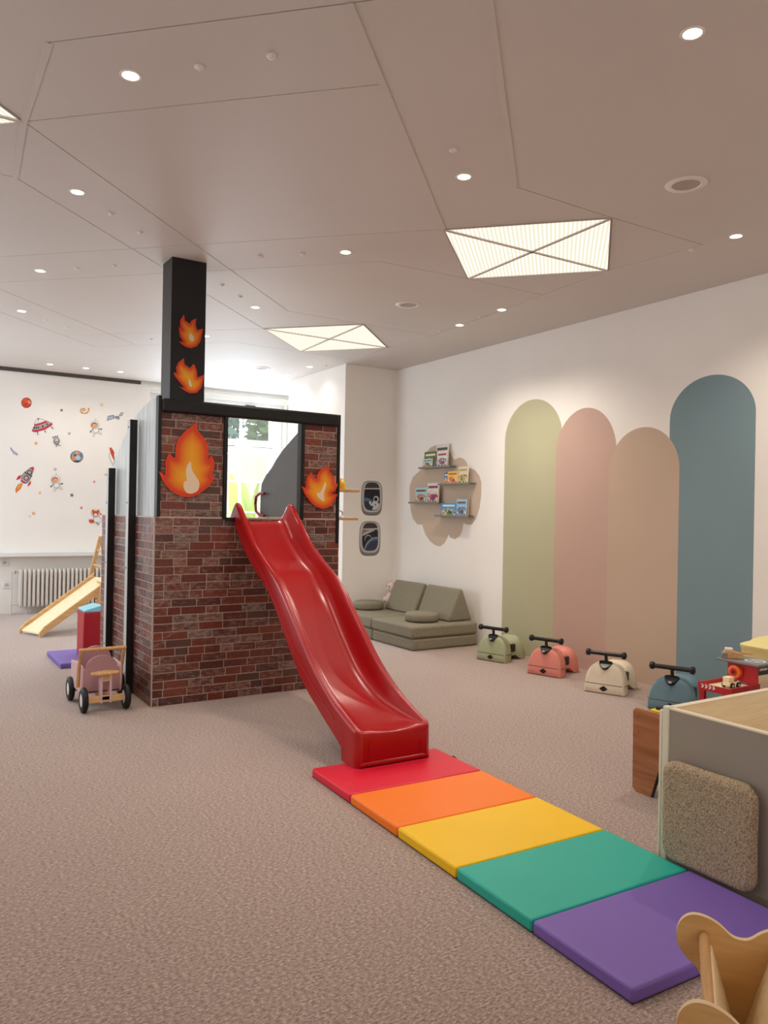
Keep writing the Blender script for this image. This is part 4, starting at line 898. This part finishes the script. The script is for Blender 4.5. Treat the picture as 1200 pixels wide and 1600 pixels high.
# ================================================================== PINK PUSH CART
cart = thing('push_cart', 'pink wooden toy ride-on cart with beech handle and black wheels, beside the tower', 'toy cart', (1.39, 6.18, 0))
def cx_(x, y, z): return (x-1.39, y-6.18, z)
wheel = None
for x, y, s_ in ((1.225, 5.96, -1), (1.525, 5.95, 1), (1.215, 6.40, -1), (1.60, 6.44, 1)):
    if wheel is None:
        tm = MB().lathe([(.050,-.020),(.075,-.021),(.090,-.013),(.0935,0),(.090,.013),(.075,.021),(.050,.020)], lambda a, b, h: (h, a, b), 28, close=False).obj('tyre', BLK, None, smooth=True)
        hm = MB().lathe([(.052,-.017),(.052,.017),(.02,.021),(.006,.021)], lambda a, b, h: (-h, a, b), 24).obj('hub', WHITE, None, smooth=True); wheel = (tm.data, hm.data)
        bpy.data.objects.remove(tm); bpy.data.objects.remove(hm)
    o = bpy.data.objects.new('wheel', wheel[0]); COL.objects.link(o); o.parent = cart; o.location = cx_(x, y, .0938)
    h = bpy.data.objects.new('hub', wheel[1]); COL.objects.link(h); h.parent = o; h.scale = (-s_, 1, 1)
def archpoly(hw, z0, zs, zt, n=16): return [(-hw, z0), (hw, z0), (hw, zs)] + [(hw*.86*math.cos(t), zs+(zt-zs)*math.sin(t)) for t in [math.pi*k/n for k in range(n+1)]] + [(-hw, zs)]
for yy, xc, hw, zt, m_ in ((6.06, 1.372, .135, .395, PINKP), (6.42, 1.405, .14, .41, PINKP)):
    MB().prism(archpoly(hw, .12, .30, zt), lambda a, b, d, xc=xc: cx_(xc+a, d, b), yy, yy+.016).obj('end_panel', m_, cart, bevel=.003)
for xc in (1.232, 1.51):
    MB().prism([(6.05, .12), (6.44, .12), (6.44, .31), (6.25, .33), (6.05, .32)], lambda a, b, d: cx_(d, a, b), xc-.007, xc+.007).obj('side_panel', PINKL, cart, bevel=.002)
MB().box(*[v for v in (1.235-1.39, 1.51-1.39, 6.06-6.18, 6.44-6.18)], .115, .13).obj('floor_panel', PINKP, cart)
MB().box(1.235-1.39, 1.51-1.39, 5.93-6.18, 5.975-6.18, .07, .115).obj('rear_axle_beam', PINE, cart, bevel=.003)
MB().box(1.225-1.39, 1.59-1.39, 6.40-6.18, 6.44-6.18, .07, .112).obj('front_axle_beam', PINE, cart, bevel=.003)
MB().box(1.345-1.39, 1.405-1.39, 5.93-6.18, 6.40-6.18, .085, .118).obj('centre_beam', PINE, cart, bevel=.003)
for xc in (1.342, 1.408): MB().box(xc-.008-1.39, xc+.008-1.39, 5.925-6.18, 5.985-6.18, .065, .27).obj('seat_support', PINKL, cart, bevel=.002)
MB().box(1.35-1.39, 1.40-1.39, 5.93-6.18, 5.98-6.18, .225, .27).obj('seat_block', PINE, cart)
st = smoothpts([(-.10, -.03), (-.10, .03), (-.05, .05), (-.02, .075), (.04, .075), (.06, .05), (.10, .03), (.10, -.03), (.05, -.045), (-.05, -.045)], 2)
MB().prism(st, lambda a, b, d: cx_(1.373+a, 5.955+b, d), .27, .289).obj('seat', BEECH, cart, bevel=.004)
for xc, zt in ((1.215, .445), (1.525, .445)):
    MB().tube([cx_(xc, 6.12, .16), cx_(xc, 6.10, .30), cx_(xc, 6.05, .40), cx_(xc, 6.03, zt)], .0135, 8).obj('handle_upright', PINEZ, cart, smooth=True)
MB().tube([cx_(1.20, 6.03, .448), cx_(1.54, 6.03, .448)], .014, 10).obj('handle_bar', BEECH, cart, smooth=True)

# ================================================================== FLOOR PIECES BEHIND THE TOWER
pm = MB().box(1.37, 2.15, 7.69, 8.43, 0, .05).obj('floor_mat', mat('vinyl_lilac', (118, 96, 182), .45, .4, bump=.05, bscale=5), None, bevel=.01, seg=3)
tag(pm, 'purple vinyl floor mat on the carpet behind the pink cart', 'mat')
rb = thing('foam_block', 'red foam block with a pale blue sloped top, beside the tower', 'foam block', (1.77, 8.08, .051))
MB().box(-.155, .155, -.15, .15, 0, .43).obj('block', mat('vinyl_red_block', (176, 10, 26), .45), rb, bevel=.01, seg=2)
MB().prism([(-.15, .431), (.15, .431), (.15, .45), (-.01, .49), (-.15, .45)], lambda a, b, d: (a, d, b), -.15, .15).obj('top_cushion', mat('vinyl_pale_blue', (140, 204, 222), .45), rb, bevel=.006)
# climbing ramp
e_ = Vector((.93, .36, 0)).normalized(); wv = Vector((e_.y, -e_.x, 0)); p0 = Vector((1.33, 10.02, 0)); slope = .60; wr = .40; Lr = .97
ramp = thing('climbing_ramp', 'plywood toddler slide board with raised side rails leaning on the climbing frame', 'ramp', p0, math.atan2(e_.y, e_.x))
# local: x along run, y = -across
def rp(l, a, h): return (l, -a, l*slope+h)
MB().add([rp(.02,.0,.02), rp(Lr,.0,.02), rp(Lr,wr,.02), rp(.02,wr,.02), rp(.02,.0,.04), rp(Lr,.0,.04), rp(Lr,wr,.04), rp(.02,wr,.04)], [(0,3,2,1),(4,5,6,7),(0,1,5,4),(1,2,6,5),(2,3,7,6),(3,0,4,7)]).obj('slide_board', MAPLE, ramp)
for a0 in (-.022, wr):
    MB().add([rp(0,a0,.0), rp(Lr,a0,-.02), rp(Lr,a0+.022,-.02), rp(0,a0+.022,.0), rp(0,a0,.055), rp(.06,a0,.085), rp(Lr,a0,.085), rp(0,a0+.022,.055), rp(.06,a0+.022,.085), rp(Lr,a0+.022,.085)],
      [(0,3,2,1),(0,1,6,5,4),(3,7,8,9,2),(4,5,8,7),(5,6,9,8),(0,4,7,3),(1,2,9,6)]).obj('side_rail', PINE, ramp)
# climbing triangle
tri = thing('climbing_triangle', 'wooden climbing triangle behind the toddler slide board, mostly hidden by the tower', 'climbing frame', (2.10, 10.62, 0))
for yy in (0, -.75):
    MB().prism([(-.02, 0), (.03, 0), (.285, 1.13), (.235, 1.13)], lambda a, b, d: (a, d, b), yy, yy+.03).obj('leg', PINE, tri, bevel=.004)
    MB().prism([(.53, 0), (.58, 0), (.285, 1.13), (.235, 1.13)], lambda a, b, d: (a, d, b), yy+.032, yy+.062).obj('leg', PINE, tri, bevel=.004)
for k in range(1, 6):
    z = .19*k; MB().tube([(.005+.26*z/1.13, .015, z), (.005+.26*z/1.13, -.735, z)], .016, 8).obj('rung', PINE, tri, smooth=True)
    if k < 5: MB().tube([(.555-.26*z/1.13, .05, z), (.555-.26*z/1.13, -.70, z)], .016, 8).obj('rung', PINE, tri, smooth=True)

# ================================================================== RIGHT FOREGROUND: PLAY BOX
GREYB = mat('grey_beige_laminate', (158, 148, 136), .55, .4, noise=.03, nscale=3)
BX, BY, BZ = 2.87, 2.20, .672
box_ = thing('play_box', 'open-topped grey play box with pale maple inside and cream corner post', 'play box', (BX, BY, 0))
def q_(mb, x0, x1, y0, y1, z0, z1): return mb.box(x0-BX, x1-BX, y0-BY, y1-BY, z0, z1)
YN = .95; XE = 4.1
q_(MB(), BX, BX+.012, YN, BY-.03, .005, BZ).obj('side_panel', GREYB, box_); q_(MB(), BX+.0121, BX+.03, YN, BY-.03, .02, BZ).obj('side_lining', MAPLE, box_)
q_(MB(), BX+.03, XE, BY-.03, BY-.012, .02, BZ).obj('far_lining', MAPLE, box_); q_(MB(), BX+.03, XE, BY-.0119, BY, .005, BZ).obj('far_panel', GREYB, box_)
q_(MB(), XE, XE+.03, YN, BY, .005, BZ).obj('side_panel', GREYB, box_); q_(MB(), BX, XE+.03, YN-.03, YN-.0005, .005, BZ).obj('near_panel', GREYB, box_)
q_(MB(), BX+.031, XE-.001, YN+.001, BY-.031, .25, .27).obj('inner_floor', MAPLE, box_)
TRIMC = mat('cream_edge_trim', (236, 222, 196), .5)
q_(MB(), BX-.001, BX+.032, YN, BY-.03, BZ, BZ+.006).obj('edge_trim', TRIMC, box_); q_(MB(), BX+.03, XE, BY-.032, BY+.001, BZ, BZ+.006).obj('edge_trim', TRIMC, box_)
q_(MB(), BX-.006, BX+.03, BY-.03, BY+.003, 0, BZ+.012).obj('corner_post', CREAM, box_, bevel=.007, seg=3)
q_(MB(), BX-.004, BX+.02, BY+.0035, BY+.022, 0, BZ-.008).obj('corner_post', CREAM, box_, bevel=.007, seg=3)
q_(MB(), BX-.004, BX-.0005, YN, BY-.032, .0, .045).obj('plinth', mat('plinth_grey', (132, 122, 110), .6), box_)
# teddy cushion
def teddy():
    m = bpy.data.materials.new('teddy_fleece'); m.use_nodes = True; N = m.node_tree.nodes; L = m.node_tree.links; b = N['Principled BSDF']
    b.inputs['Roughness'].default_value = 1; b.inputs['Specular IOR Level'].default_value = .05; b.inputs['Sheen Weight'].default_value = .4
    tc = N.new('ShaderNodeTexCoord'); v = N.new('ShaderNodeTexVoronoi'); v.inputs['Scale'].default_value = 190; n = N.new('ShaderNodeTexNoise'); n.inputs['Scale'].default_value = 60
    ad = N.new('ShaderNodeVectorMath'); ad.operation = 'MULTIPLY_ADD'; ad.inputs[1].default_value = (.02, .02, .02)
    L.new(tc.outputs['Object'], n.inputs['Vector']); L.new(n.outputs['Color'], ad.inputs[0]); L.new(tc.outputs['Object'], ad.inputs[2]); L.new(ad.outputs[0], v.inputs['Vector'])
    r = N.new('ShaderNodeValToRGB'); r.color_ramp.elements[0].color = (*lin((250, 226, 188)), 1); r.color_ramp.elements[1].color = (*lin((158, 128, 96)), 1); r.color_ramp.elements[0].position = .1; r.color_ramp.elements[1].position = .8
    L.new(v.outputs['Distance'], r.inputs[0]); L.new(r.outputs[0], b.inputs['Base Color'])
    bp = N.new('ShaderNodeBump'); bp.invert = True; bp.inputs['Strength'].default_value = .9; bp.inputs['Distance'].default_value = .008; L.new(v.outputs['Distance'], bp.inputs['Height']); L.new(bp.outputs[0], b.inputs['Normal'])
    return m
CY0, CY1, CZ0, CZ1, CT = 1.735, 2.165, .052, .475, .055
ny, nz = 90, 90; cyc, czc, ha, hb = (CY0+CY1)/2, (CZ0+CZ1)/2, (CY1-CY0)/2, (CZ1-CZ0)/2
cush = bmesh.new()
rngc = np.random.RandomState(3); jit = rngc.normal(0, 1, (ny+1, nz+1, 3))
def rr_edge(y, z):
    r = .07; qy, qz = abs(y)-(ha-r), abs(z)-(hb-r); return -(math.hypot(max(qy, 0), max(qz, 0))+min(max(qy, qz), 0)-r)
def mapsq(a, b):
    # square -> rounded square of radius r
    r_ = max(abs(a), abs(b));
    if r_ < 1e-9: return 0, 0
    t = math.atan2(b, a); c, s_ = math.cos(t), math.sin(t); e = 7.0
    l = (abs(c)**e+abs(s_)**e)**(-1/e); return r_*l*c, r_*l*s_
G = []
for i in range(ny+1):
    row = []
    for j in range(nz+1):
        a, b = mapsq(-1+2*i/ny, -1+2*j/nz); y, z = a*ha, b*hb; d = max(0, rr_edge(y, z))
        k = min(1, d/.035); th = CT*.5*(math.sqrt(max(0, 1-(1-k)**2)))+.003*math.cos(a*2)*math.cos(b*2)
        row.append((y+jit[i,j,0]*.0006*k, z+jit[i,j,1]*.0006*k, th+abs(jit[i,j,2])*.0016))
    G.append(row)
vf = [[cush.verts.new((-t, y, z)) for y, z, t in row] for row in G]
vb_ = [[None if (0 < i < ny and 0 < j < nz) and (i % 6 or j % 6) else cush.verts.new((min(t, CT/2), y, z)) for j, (y, z, t) in enumerate(row)] for i, row in enumerate(G)]
for i in range(ny):
    for j in range(nz): cush.faces.new((vf[i][j], vf[i][j+1], vf[i+1][j+1], vf[i+1][j]))
bd = [(i, 0) for i in range(ny)] + [(ny, j) for j in range(nz)] + [(i, nz) for i in range(ny, 0, -1)] + [(0, j) for j in range(nz, 0, -1)]
for k in range(len(bd)):
    (i, j), (i2, j2) = bd[k], bd[(k+1) % len(bd)]; cush.faces.new((vf[i][j], vf[i2][j2], vb_[i2][j2], vb_[i][j]))
cush.faces.new([vb_[i][j] for i, j in bd])
for v in [v for v in cush.verts if not v.link_faces]: cush.verts.remove(v)
bmesh.ops.recalc_face_normals(cush, faces=cush.faces)
me = bpy.data.meshes.new('teddy_cushion'); cush.to_mesh(me); cush.free(); me.materials.append(teddy())
for p in me.polygons: p.use_smooth = True
tc_ = bpy.data.objects.new('teddy_cushion', me); COL.objects.link(tc_); tc_.location = (BX-.006-CT/2-.004, cyc, czc); tag(tc_, 'square beige teddy fleece cushion leaning against the grey play box', 'cushion')

# ================================================================== TOY TABLE WITH FIRE STATION
TBX, TBY = 3.48, 2.24
tb = thing('toy_table', 'small walnut-look toy table with cut-out black-edged side legs behind the play box', 'table', (TBX, TBY, 0))
def sidepoly(o=0): return [(.0, .02+o), (.10, o), (.125, o), (.20, .2), (.44, .2), (.50, o), (.60, o), (.625, .02+o), (.628, .44), (.612, .457), (.016, .457), (.0, .44)]
for xx in (0, .86):
    so_ = MB().prism(sidepoly(), lambda a, b, d: (d, a, b), xx, xx+.02).obj('side_panel', WALNUT, tb)
    MB().prism(stroke([(.125,.0),(.20,.197),(.44,.197),(.50,.0)], .006), lambda a, b, d: (d, a, b), xx-.0008, xx+.0208).obj('edge_band', BLKP, so_)
for zz in (.42, .33):
    MB().lathe([(.008,-.0005),(.008,-.003)], lambda x, y, h, zz=zz: (h, .60+x, zz+y), 10).obj('screw_cap', mat('brass', (190, 150, 90), .3, metal=.8), tb)
MB().box(.0202, .8598, .02, .61, .405, .425).obj('table_top', WALNUT, tb)
TZt = .426
ty = thing('toy_digger', 'yellow and black toy vehicle on the toy table next to the walnut panel', 'toy vehicle', (3.57, 2.74, TZt)); YT_ = mat('toy_yellow', (236, 206, 40), .4)
MB().box(-.05, .05, -.05, .05, .012, .034).obj('chassis', YT_, ty, bevel=.004); MB().box(-.03, .02, -.03, .03, .034, .05).obj('cab', BLKP, ty, bevel=.004)
for x in (-.035, .035):
    for y in (-.052, .052): MB().lathe([(.016,-.006),(.016,.006)], lambda a, b, h, x=x, y=y: (x+a, y+h, .016+b), 12).obj('wheel', BLK, ty)
TR = mat('toy_red', (186, 22, 34), .4); TG = mat('toy_grey', (126, 128, 130), .45); TW = mat('toy_white', (236, 232, 226), .45)
# fire station (local x runs along its printed left face, local y is the depth)
SX0, SY0, HS = 3.93, 2.60, .292
fs_ = thing('toy_fire_station', 'red and grey wooden toy fire station with helipad roof on the toy table', 'toy', (SX0, SY0, TZt), math.radians(-90))
FW_, FD_ = .175, .115
MB().box(0, FW_, 0, .010, 0, HS).obj('printed_wall', TR, fs_); MB().box(0, FW_, FD_-.010, FD_, 0, HS).obj('rear_wall', TR, fs_); MB().box(0, .010, .010, FD_-.010, 0, HS).obj('far_wall', TR, fs_)
MB().box(FW_-.010, FW_-.002, .010, FD_-.010, 0, HS).obj('door_panel', MAPLE, fs_)
MB().box(FW_-.0019, FW_+.0005, .012, FD_-.012, HS-.05, HS-.004).obj('name_sign', BLKP, fs_)
for k in range(7): MB().box(FW_+.0005, FW_+.0012, .018+k*.0105, .025+k*.0105, HS-.026, HS-.014).obj('sign_mark', TW, fs_)
MB().lathe([(.024,-.0019),(.024,.0005)], lambda x, y, h: (FW_+h, .058+x*.8, .125+y*1.25), 20).obj('round_window', TR, fs_)
pj = MB()
for x0, x1, z0, z1 in ((.0, .172, .115, .168), (.02, .09, .05, .115), (.09, .165, .03, .115), (.07, .115, .168, .192)): pj.box(x0, x1, -.002, 0, z0, z1)
pj.obj('wall_print', TG, fs_); MB().box(.05, .105, -.0035, -.002, .115, .155).obj('window_print', TR, fs_); MB().box(.064, .09, -.0045, -.0035, .124, .146).obj('window_pane', mat('toy_dark_red', (110, 16, 24), .4), fs_)
for k in range(6): MB().prism([(.05+k*.013, .075), (.058+k*.013, .075), (.062+k*.013, .092), (.054+k*.013, .092)], lambda a, b, d: (a, d, b), -.003, -.002).obj('chevron', TW, fs_)
MB().lathe([(.034,0),(.036,-.026),(.03,-.030),(.024,-.030)], lambda x, y, h: (.055+x, h, HS-.048+y), 20).obj('siren', mat('toy_orange', (232, 110, 30), .4), fs_, smooth=True)
MB().lathe([(.02,-.031),(.02,-.0315)], lambda x, y, h: (.055+x, h, HS-.048+y), 16).obj('siren_mark', TR, fs_); MB().lathe([(.008,-.032),(.008,-.0325)], lambda x, y, h: (.055+x, h, HS-.048+y), 12).obj('siren_mark', BLKP, fs_)
ro = MB().box(-.055, FW_+.025, -.028, FD_+.045, HS, HS+.014).obj('roof', TG, fs_, bevel=.004)
MB().lathe([(.042,.0145),(.042,.0155),(.054,.0155),(.054,.0145)], lambda x, y, h: (.12+x, .065+y, HS+h), 28, close=False).obj('helipad_ring', TW, ro)
for x0, x1, y0, y1 in ((.098, .106, .04, .09), (.134, .142, .04, .09), (.106, .134, .061, .069)): MB().box(x0, x1, y0, y1, HS+.0145, HS+.0155).obj('helipad_letter', TW, ro)
# ramp deck left of the tower and second deck right
dk = thing('toy_ramp', 'red-edged wooden toy ramp deck left of the toy fire station', 'toy', (3.68, 2.40, TZt))
DZ = .05
MB().box(0, .235, .01, .19, DZ+.125, DZ+.135).obj('deck', MAPLE, dk)
for y in (0, .19): MB().box(-.005, .235, y, y+.01, DZ+.12, DZ+.155).obj('side_rail', TR, dk)
MB().box(-.012, -.005, 0, .2, DZ+.115, DZ+.15).obj('end_rail', TR, dk)
for x, y in ((.205, .0), (.205, .17), (.0, .17)): MB().box(x, x+.02, y, y+.03, 0, DZ+.12).obj('deck_leg', TR, dk)
for k in range(4): MB().prism([(.17-k*.022, DZ+.128), (.18-k*.022, DZ+.128), (.172-k*.022, DZ+.138), (.18-k*.022, DZ+.148), (.17-k*.022, DZ+.148), (.162-k*.022, DZ+.138)], lambda a, b, d: (d, a, b), -.0135, -.012).obj('chevron', TW, dk)
lw = thing('toy_track', 'low red-edged toy road piece in front of the ramp deck', 'toy', (3.66, 2.27, TZt))
MB().box(0, .25, 0, .11, .0, .05).obj('road', TW, lw); 
for y in (-.01, .11): MB().box(0, .25, y, y+.01, 0, .062).obj('side_rail', TR, lw)
dk2 = thing('toy_ramp', 'red-railed toy deck right of the toy fire station', 'toy', (4.06, 2.40, TZt))
MB().box(0, .12, .01, .16, .05, .06).obj('deck', MAPLE, dk2); MB().box(0, .12, 0, .01, .03, .085).obj('side_rail', TR, dk2); MB().box(.0, .02, .01, .03, 0, .05).obj('deck_leg', TR, dk2); MB().box(.1, .12, .13, .16, 0, .05).obj('deck_leg', TR, dk2)
def toycar(loc, lab, rz, m1, m2):
    t = thing('toy_car', lab, 'toy car', loc, rz)
    MB().box(-.045, .045, -.022, .022, .012, .034).obj('body', m1, t, bevel=.004); MB().box(-.045, .0, -.02, .02, .034, .06).obj('cab', m1, t, bevel=.004); MB().box(.002, .03, -.02, .02, .034, .044).obj('bonnet', m2, t, bevel=.003)
    for x in (-.025, .028):
        for s_ in (-1, 1):
            w_ = MB().lathe([(.015,-.005),(.015,.005)], lambda a, b, h, x=x, s_=s_: (x+a, s_*.024+h, .0152+b), 14).obj('wheel', BLK, t); MB().lathe([(.006,-.0055),(.006,.0055)], lambda a, b, h, x=x, s_=s_: (x+a, s_*.024+h, .0152+b), 10).obj('hubcap', TW, w_)
toycar((3.78, 2.48, TZt+.1855), 'small wooden toy truck on the red toy ramp deck', 0, MAPLE, TR); toycar((4.115, 2.48, TZt+.0605), 'small wooden toy car right of the toy fire station', .1, MAPLE, BLKP)
he = thing('toy_helicopter', 'small wooden toy helicopter standing on the grey helipad roof', 'toy helicopter', (SX0+.03, SY0-.015, TZt+HS+.0145), math.radians(-50))
MB().prism([(-.055, 0), (.04, 0), (.05, .012), (.045, .03), (-.02, .045), (-.05, .042), (-.06, .02)], lambda a, b, d: (a, d, b), -.02, .02).obj('fuselage', BEECH, he, bevel=.004)
MB().box(.03, .10, -.006, .006, .024, .036).obj('tail_boom', BEECH, he, bevel=.002); MB().box(-.045, -.005, -.016, .016, .043, .058).obj('cockpit', TW, he, bevel=.004); MB().box(-.062, -.03, -.0205, .0205, .006, .03).obj('nose_band', TG, he, bevel=.003)
# stacked tubs by the right wall
TY = mat('tub_yellow', (238, 222, 150), .45); TPk = mat('tub_pink', (206, 158, 164), .45); tp = onx(1214, 1040, 5.05)
z = 0
for i in range(7):
    m_ = TY if i >= 5 else TPk; H_ = .096
    rr = [(.17, 0), (.18, .006), (.185, .07), (.195, .074), (.195, .088), (.17, .094)] if i < 6 else [(.17,0),(.185,.006),(.19,.06),(.195,.066),(.195,.082),(.17,.094),(.15,.1),(.13,.118),(.1,.132),(.04,.136)]
    prof_ = []
    rings_ = [[(p[0], p[1], h) for p in sup(0, 0, r, r, .5, 32)] for r, h in rr]
    o = MB().loft(rings_).obj('storage_tub', m_, None, smooth=True); o.location = (tp.x, tp.y, z); z += .0962
    nm = ['lowest', 'second from bottom', 'third from bottom', 'fourth from bottom', 'fifth from bottom', 'sixth from bottom', 'top'][i]
    tag(o, ('%s %s tub in the stack beside the right wall' % (('pale yellow' if i >= 5 else 'dusty pink'), nm)) + (', with domed lid' if i == 6 else ''), 'tub', 'stacked plastic tubs by the right wall')

# ================================================================== DOLL CRADLE
ex_ = Vector((.60, -.80, 0)).normalized(); ey_ = Vector((ex_.y, -ex_.x, 0)) # ey_ points to the camera
c0_ = onz(1157, 1453, .43)
cr = thing('doll_cradle', 'wooden doll cradle with cloud-shaped end panels in the near right corner', 'doll cradle', (c0_.x, c0_.y, 0), math.atan2(ex_.y, ex_.x))
def cloud(hw, zt):
    P = [(0, zt-.046), (.022, zt-.042), (.05, zt-.016), (.085, zt-.001), (.12, zt), (.146, zt-.02), (.158, zt-.055), (.152, zt-.09), (.13, zt-.118), (.10, zt-.14), (.085, zt-.19), (.06, zt-.27), (.06, .1), (.12, .03), (.12, .0), (.06, .0), (.03, .04)]
    R_ = [(a*hw, b) for a, b in P]; L_ = [(-a, b) for a, b in R_[1:]][::-1]
    return smoothpts(R_+L_, 2)
for yy in (0, -.40):
    po = cloud(1.0, .455)
    o = MB().prism(po, lambda a, b, d: (a, d, b), yy, yy-.014).obj('end_panel', CRADLE, cr)
    pe = MB(); n_ = len(po); pe.add([(a*1.0015, yy+.0004, .2+(b-.2)*1.0015) for a, b in po]+[(a*1.0015, yy-.0144, .2+(b-.2)*1.0015) for a, b in po], [(i, (i+1) % n_, n_+(i+1) % n_, n_+i) for i in range(n_)])
    pe.obj('ply_edge', CRADEDGE, o)
for s_ in (-1, 1):
    MB().prism(circ(s_*.088, .398, .013, 14, .02), lambda a, b, d: (a, d, b), -.0145, -.3995).obj('side_rail', BEECH, cr, smooth=True)
    MB().prism([(s_*.076, .385), (s_*.069, .382), (s_*.004, .17), (s_*.011, .167)], lambda a, b, d: (a, d, b), -.0146, -.3994).obj('side_board', MAPLE, cr)

# ================================================================== GARDEN OUTSIDE
LEAFD = mat('leaf_dark_green', (86, 128, 104), .6); LEAFL = mat('leaf_lime', (176, 196, 70), .5); LEAFM = mat('leaf_mid_green', (128, 158, 96), .6)
gr = struct(MB().box(-12, 30, YB+.3, 60, -.5, -.4).obj('ground', mat('pale_gravel', (214, 206, 188), .9, noise=.1, nscale=3)))
def foliage(name, c, rad, n, size, m_, lab, cat, trunk=None):
    t = thing(name, lab, cat, (c[0], c[1], -.4)); mb = MB(); rg = random.Random(int(c[0]*10+c[1]))
    for _ in range(n):
        while True:
            v = Vector((rg.uniform(-1, 1), rg.uniform(-1, 1), rg.uniform(-1, 1)))
            if .25 < v.length < 1: break
        p = Vector((v.x*rad[0], v.y*rad[1], c[2]+.4+v.z*rad[2])); s_ = size*rg.uniform(.6, 1.3)
        a = Vector((rg.uniform(-1, 1), rg.uniform(-1, 1), rg.uniform(-.6, .6))).normalized(); b = a.cross(Vector((rg.uniform(-1, 1), rg.uniform(-1, 1), rg.uniform(-1, 1)))).normalized()
        mb.add([p-a*s_, p+b*s_*.45, p+a*s_, p-b*s_*.45], [(0, 1, 2, 3)])
    mb.obj('foliage', m_, t, recalc=False); MB().tube([(0, 0, 0), (0, 0, c[2]+.3)], .08 if trunk is None else trunk, 8).obj('trunk', mat('bark', (120, 104, 88), .9), t, smooth=True)
MB_ = MB().box(4, 16, 18.6, 18.8, -.4, 3.05).obj('garden_wall', mat('cream_render', (232, 222, 204), .9, noise=.05, nscale=2)); tag(MB_, 'cream rendered garden wall beyond the window', 'wall')
foliage('garden_tree', (6.9, 20.6, 4.2), (1.45, 1.3, 1.7), 1500, .2, LEAFD, 'blue green tree beyond the garden wall, left in the upper pane', 'tree')
foliage('garden_tree', (10.0, 20.6, 4.3), (1.45, 1.3, 1.8), 1500, .2, LEAFM, 'mid green tree beyond the garden wall, right in the upper pane', 'tree')
foliage('garden_bush', (5.75, 16.4, 1.1), (.5, .5, .75), 380, .11, LEAFD, 'dark bush outside the lower window pane', 'bush', .03)
bl = thing('banana_plant', 'lime green plant with tall upright leaf blades outside the window', 'plant', (6.0, 14.6, -.4)); rg = random.Random(4)
for k in range(13):
    a = rg.uniform(0, 6.28); ln = rg.uniform(2.0, 3.1); tilt = rg.uniform(.04, .3); mb = MB(); N_ = 10; row = []
    for j in range(N_+1):
        t = j/N_; r_ = tilt*ln*t*t; wv_ = .17*math.sin(math.pi*min(1, max(0, (t-.3)/.7)))**.7 if t > .3 else .015
        cpt = Vector((math.cos(a)*r_, math.sin(a)*r_, ln*t*(1-.25*tilt*t))); sd = Vector((-math.sin(a), math.cos(a), 0))*max(wv_, .012); row += [tuple(cpt-sd), tuple(cpt+Vector((0, 0, -.02))), tuple(cpt+sd)]
    mb.add(row, [(3*j+i, 3*j+i+1, 3*j+i+4, 3*j+i+3) for j in range(N_) for i in (0, 1)]); mb.obj('leaf', LEAFL, bl, smooth=True, recalc=False)
gt = thing('garden_table', 'round lime yellow garden table outside the window', 'table', (4.95, 13.7, -.4))
MB().lathe([(.33,1.78),(.35,1.795),(.35,1.815),(.33,1.825)], lambda x, y, h: (x, y, h), 32).obj('table_top', mat('lime_yellow', (222, 216, 60), .4), gt, smooth=True)
MB().tube([(0, 0, .03), (0, 0, 1.78)], .04, 10).obj('pedestal', mat('green_metal', (120, 150, 120), .5), gt, smooth=True); MB().lathe([(.24,0),(.24,.03),(.05,.05)], lambda x, y, h: (x, y, h), 24).obj('base', mat('green_metal', (120, 150, 120), .5), gt)
